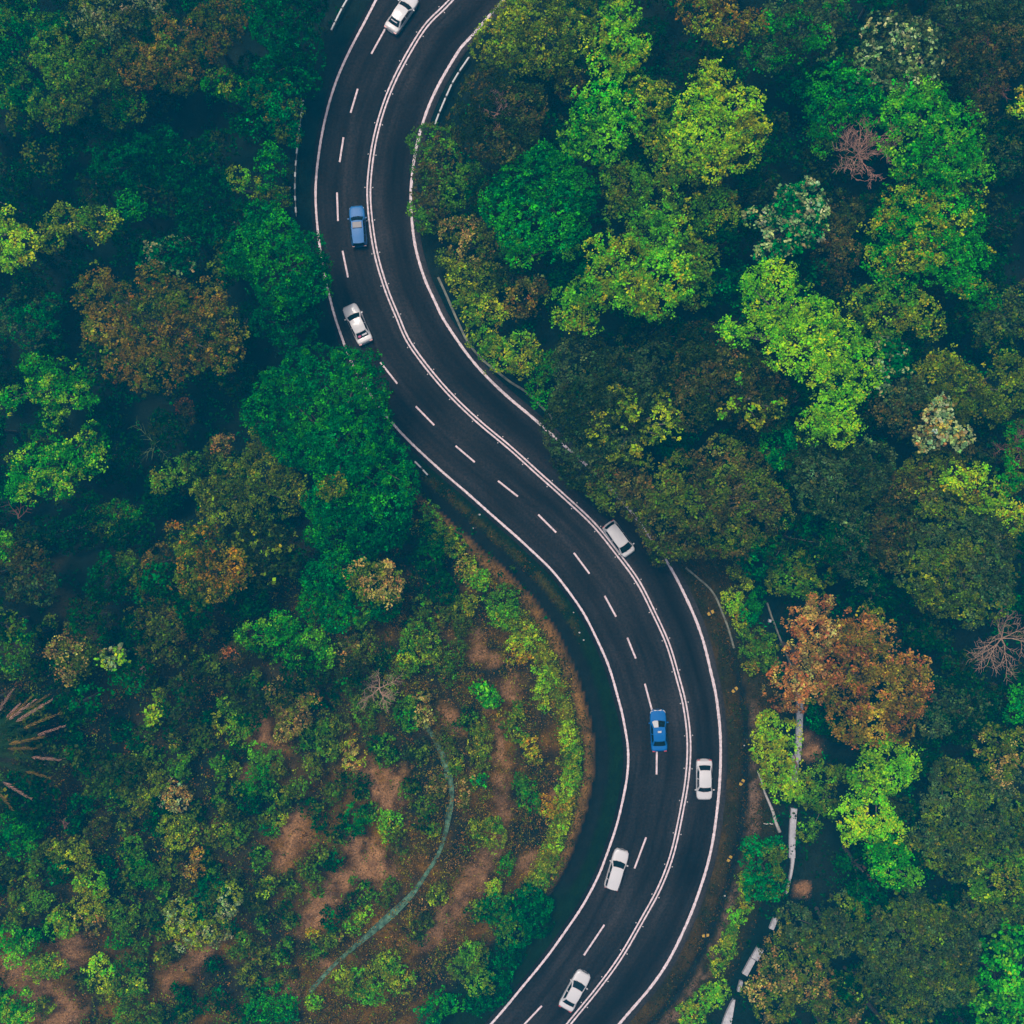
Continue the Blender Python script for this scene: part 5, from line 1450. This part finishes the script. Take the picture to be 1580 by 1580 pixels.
used = set(p[1] for p in PLANTS if p[1])


def direction(dx, dy):
    a = math.degrees(math.atan2(-dy, dx)) % 360
    return ["right of", "above and right of", "above", "above and left of", "left of", "below and left of", "below", "below and right of"][int((a + 22.5) // 45) % 8]


for p in PLANTS:
    root, label, cx, cy, size, tones, kind = p
    if label:
        tag(root, label, "bush" if kind == "shrub" else "tree"); continue
    near = sorted(MARK, key=lambda q: math.hypot(q[1] - cx, q[2] - cy))
    big = "small" if size < 20 else ("mid-sized" if size < 32 else "larger")
    noun = "shrub" if kind == "shrub" else "understorey tree"
    done = None
    for form in range(9):
        q = near[min(form // 2, 4)]
        dist = math.hypot(q[1] - cx, q[2] - cy)
        how = "just" if dist < 70 else ("well" if dist < 150 else "far")
        if form % 2 == 0: s = f"{big} {ADJ[tones[0]]} {noun} {how} {direction(cx - q[1], cy - q[2])} the {q[0]}"
        else:
            q2 = near[form // 2 + 1]
            s = f"{ADJ[tones[0]]} {noun} between {q[0]} and {q2[0]}"
        if s not in used and len(s.split()) <= 16: done = s; break
    if done is None:
        k_ = 2; done = f"{ADJ[tones[0]]} and {ADJ[tones[1]]} {noun} {direction(cx - near[0][1], cy - near[0][2])} the {near[0][0]}"
    used.add(done)
    outside = cx < -10 or cx > 1590 or cy < -10 or cy > 1590
    tag(root, done, "bush" if kind == "shrub" else "tree", "shrubs on the slopes" if kind == "shrub" else "dim understorey trees")


# ------------------------------------------------------------------ ground cover nobody could count
def cover(name, label, n, pick, tones, weights, size, hgt, seed, tuft=1, box=(-60, 1640, -60, 1640), over=3):
    rg = np.random.default_rng(seed)
    px = rg.uniform(box[0], box[1], n * over); py = rg.uniform(box[2], box[3], n * over)
    x = (px - 790) * MPP; y = (790 - py) * MPP
    d, s = road_dist(x, y)
    h = height(x, y, d, s)
    ppx = x / MPP * CAM_H / (CAM_H - h) + 790; ppy = 790 - y / MPP * CAM_H / (CAM_H - h)
    w = pick(ppx, ppy, d, s, x, y)
    keep = np.where(rg.random(len(x)) < w)[0][:n]
    x, y, h = x[keep], y[keep], h[keep]
    m_ = len(x)
    cid = np.arange(m_)
    T = np.array([seen(*TONE[t]) if isinstance(t, str) else seen(*t) for t in tones]); ti = rg.choice(len(tones), m_, p=np.array(weights) / sum(weights))
    pn = vnoise(x, y, 1.3, seed)
    ti = np.where(rg.random(m_) < .6, (pn * len(tones)).astype(int) % len(tones), ti)
    c = T[ti]
    if tuft > 1:
        k_ = np.repeat(np.arange(m_), tuft); m_ = len(k_); rr = 0.16 + 0.30 * rg.random(len(x)) ** 2
        x = x[k_] + rg.normal(size=m_) * rr[k_]; y = y[k_] + rg.normal(size=m_) * rr[k_]; h = h[k_]; c = c[k_] * np.exp(rg.normal(size=len(rr)) * .3)[k_][:, None]
    c = c * np.exp(rg.normal(size=m_) * .35)[:, None]
    nrm = rg.normal(size=(m_, 3)) * .8 + np.array((0, 0, .7)); nrm /= np.linalg.norm(nrm, axis=1)[:, None]
    t = rg.normal(size=(m_, 3)); t -= nrm * np.sum(t * nrm, axis=1)[:, None]; t /= np.linalg.norm(t, axis=1)[:, None]
    b = np.cross(nrm, t); sz = size * (.5 + rg.random(m_))
    p = np.c_[x, y, h + 0.03 + rg.random(m_) ** 2 * hgt]
    q = np.stack([p - t * sz[:, None] * .5, p + b * sz[:, None] * .28, p + t * sz[:, None] * .5, p - b * sz[:, None] * .28], 1)
    me = mesh_np(name, q.reshape(-1, 3), np.arange(4 * m_).reshape(-1, 4), 4, np.clip(c, .001, .6))
    o = link(name, me, M_LEAF); tag(o, label, None, None, "stuff")
    return o


def pick_hill(px, py, d, s, x, y):
    w = hill_w(px, py) * (s < 0) * sstep(4.8, 5.6, d) * sstep(850, 960, py + .3 * (px - 400))
    return w * (1 - .80 * sstep(.3, .75, bare_field(px, py))) * (1 - .7 * BAND(px, py, d) * (d < 17)) * (0.25 + .75 * sstep(.35, .6, fnoise(x, y, 1.7, 31)))


def pick_ring(px, py, d, s, x, y):
    return (s < 0) * hill_w(px, py) * sstep(5.5, 6.5, d) * (1 - sstep(17.5, 24, d)) * sstep(880, 980, py) * (1 - .6 * sstep(.3, .8, bare_field(px, py))) * (.3 + .7 * BAND(px, py, d + 2.3))


def pick_bank(px, py, d, s, x, y):
    return (s < 0) * sstep(4.5, 4.9, d) * (1 - sstep(5.9, 6.8, d)) * sstep(790, 850, py) * (1 - sstep(1340, 1390, py)) * (.12 + .88 * sstep(.32, .5, fnoise(x, y, 2.2, 57)))


def pick_bare(px, py, d, s, x, y):
    return sstep(.25, .7, bare_field(px, py)) * (d > 3)


def pick_forest(px, py, d, s, x, y):
    w = np.where(s < 0, sstep(1.6, 4.0, d) * (1 - hill_w(px, py) * sstep(880, 1000, py)), sstep(2.0, 4.5, d))
    w = np.where((s > 0) & (py > 850), w * sstep(5.0, 6.5, d), w)
    return w * (0.15 + .85 * sstep(.4, .62, fnoise(x, y, 3.5, 41)))


def pick_verge(px, py, d, s, x, y):
    r = (s > 0) * (py > 840) * sstep(.15, .5, d) * (1 - sstep(5.5, 6.5, d))
    l = (s < 0) * sstep(700, 760, py) * (sstep(.3, .7, d) * (1 - sstep(1.4, 1.8, d)) * (1 - sstep(940, 1010, py)) + sstep(3.1, 3.5, d) * (1 - sstep(4.5, 5.2, d)) * (1 - sstep(1350, 1400, py)))
    return np.clip(r * .8 + l, 0, 1) * (.2 + .8 * sstep(.35, .65, fnoise(x, y, 1.2, 51)))


cover("hillside_scrub", "dry brown and olive scrub over the cut hillside", 9500, pick_hill, [(112, 88, 60), (84, 92, 56), 'OL', (110, 128, 52), (128, 98, 68), (58, 78, 60), 'OG', (124, 112, 58)], [3, 3, 2, 1, 2, 3, 1, 2], .19, .45, 61, tuft=10, box=(-60, 940, 840, 1640), over=5)
cover("dry_scrub", "tan and yellow dry scrub between the road bank and the mossy drain", 6000, pick_ring, [(128, 108, 70), (110, 96, 64), (136, 134, 56), (92, 90, 60), (150, 120, 84), (70, 80, 60)], [3, 3, 2, 3, 2, 2], .17, .22, 67, tuft=9, box=(420, 940, 840, 1580), over=8)
cover("bank_scrub", "continuous yellow-green scrub along the top of the brown bank", 2600, pick_bank, ['YG', (150, 152, 50), 'OL', (140, 120, 54), 'LG'], [4, 3, 2, 2, 1], .19, .55, 68, tuft=11, box=(620, 920, 760, 1420), over=14)
cover("dry_grass", "short dry tan grass on the bare patches of the hillside", 30000, pick_bare, [(150, 116, 94), (124, 98, 80), (170, 138, 116), (100, 88, 72)], [3, 3, 2, 2], .11, .08, 66, box=(-60, 1300, 840, 1640), over=12)
cover("undergrowth", "dark green undergrowth on the forest floor", 10000, pick_forest, ['DK', 'EM', (6, 84, 70), (40, 86, 66), 'DK'], [4, 1, 4, 1, 3], .32, 1.2, 62, tuft=12)
cover("verge_grass", "short brown and green grass along the verges", 40000, pick_verge, [(54, 76, 66), (82, 82, 64), (38, 78, 64), (92, 84, 64), (30, 66, 62)], [3, 2, 3, 1, 3], .19, .18, 63, box=(600, 1250, 660, 1640), over=6)

# the wood goes on beyond the picture as one mass
STYLE['w'] = (0.9, 9, 0.66, 1.2, 0.26)
rw = np.random.default_rng(77); WV = []; WF = []; WC = []; nb = 0
spots = rw.uniform(-80, 80, size=(850, 2)); spots = spots[np.max(np.abs(spots), axis=1) > 59]
dw, sw = road_dist(spots[:, 0], spots[:, 1]); hw2 = height(spots[:, 0], spots[:, 1], dw, sw)
for (x, y), d, h in zip(spots, dw, hw2):
    r = rw.uniform(1.8, 3.4)
    if d < r + 2: continue
    t = [('DK', 'EM'), ('DG', 'OL'), ('OL', 'OG'), ('EM', 'GR'), ('GY', 'OL'), ('OG', 'LG')][rw.integers(6)]
    V, F, C_ = leaf_cloud([(x, y, h + rw.uniform(3.0, 8.0), r)], t, .35, 'w', rw)
    WV.append(V); WF.append(F + nb); WC.append(C_); nb += len(V)
me = mesh_np("surrounding_wood", np.vstack(WV), np.vstack(WF), 4, np.vstack(WC))
tag(link("surrounding_wood", me, M_LEAF), "continuing wood around the stretch of road", None, None, "stuff")

# ------------------------------------------------------------------ added tinted air volume standing in for the teal colour grade
zmin = float(ZZ.min()) - 1.0; ztop = CAM_H + 1.5
b = MB(); b.box((0, 0, (zmin + ztop) / 2), (1300, 1300, ztop - zmin))
hz = b.build("grade_air", None)
m = bpy.data.materials.new("teal_grade_air"); m.use_nodes = True
nt = m.node_tree; nt.nodes.clear()
out = nt.nodes.new("ShaderNodeOutputMaterial"); pv = nt.nodes.new("ShaderNodeVolumePrincipled")
pv.inputs["Color"].default_value = (0.0, 0.53, 1.0, 1)
pv.inputs["Density"].default_value = 0.00084
pv.inputs["Anisotropy"].default_value = 0.0
nt.links.new(pv.outputs[0], out.inputs["Volume"])
hz.data.materials.append(m)
tag(hz, "added teal air over the forest standing in for colour grading", None, None, "stuff")
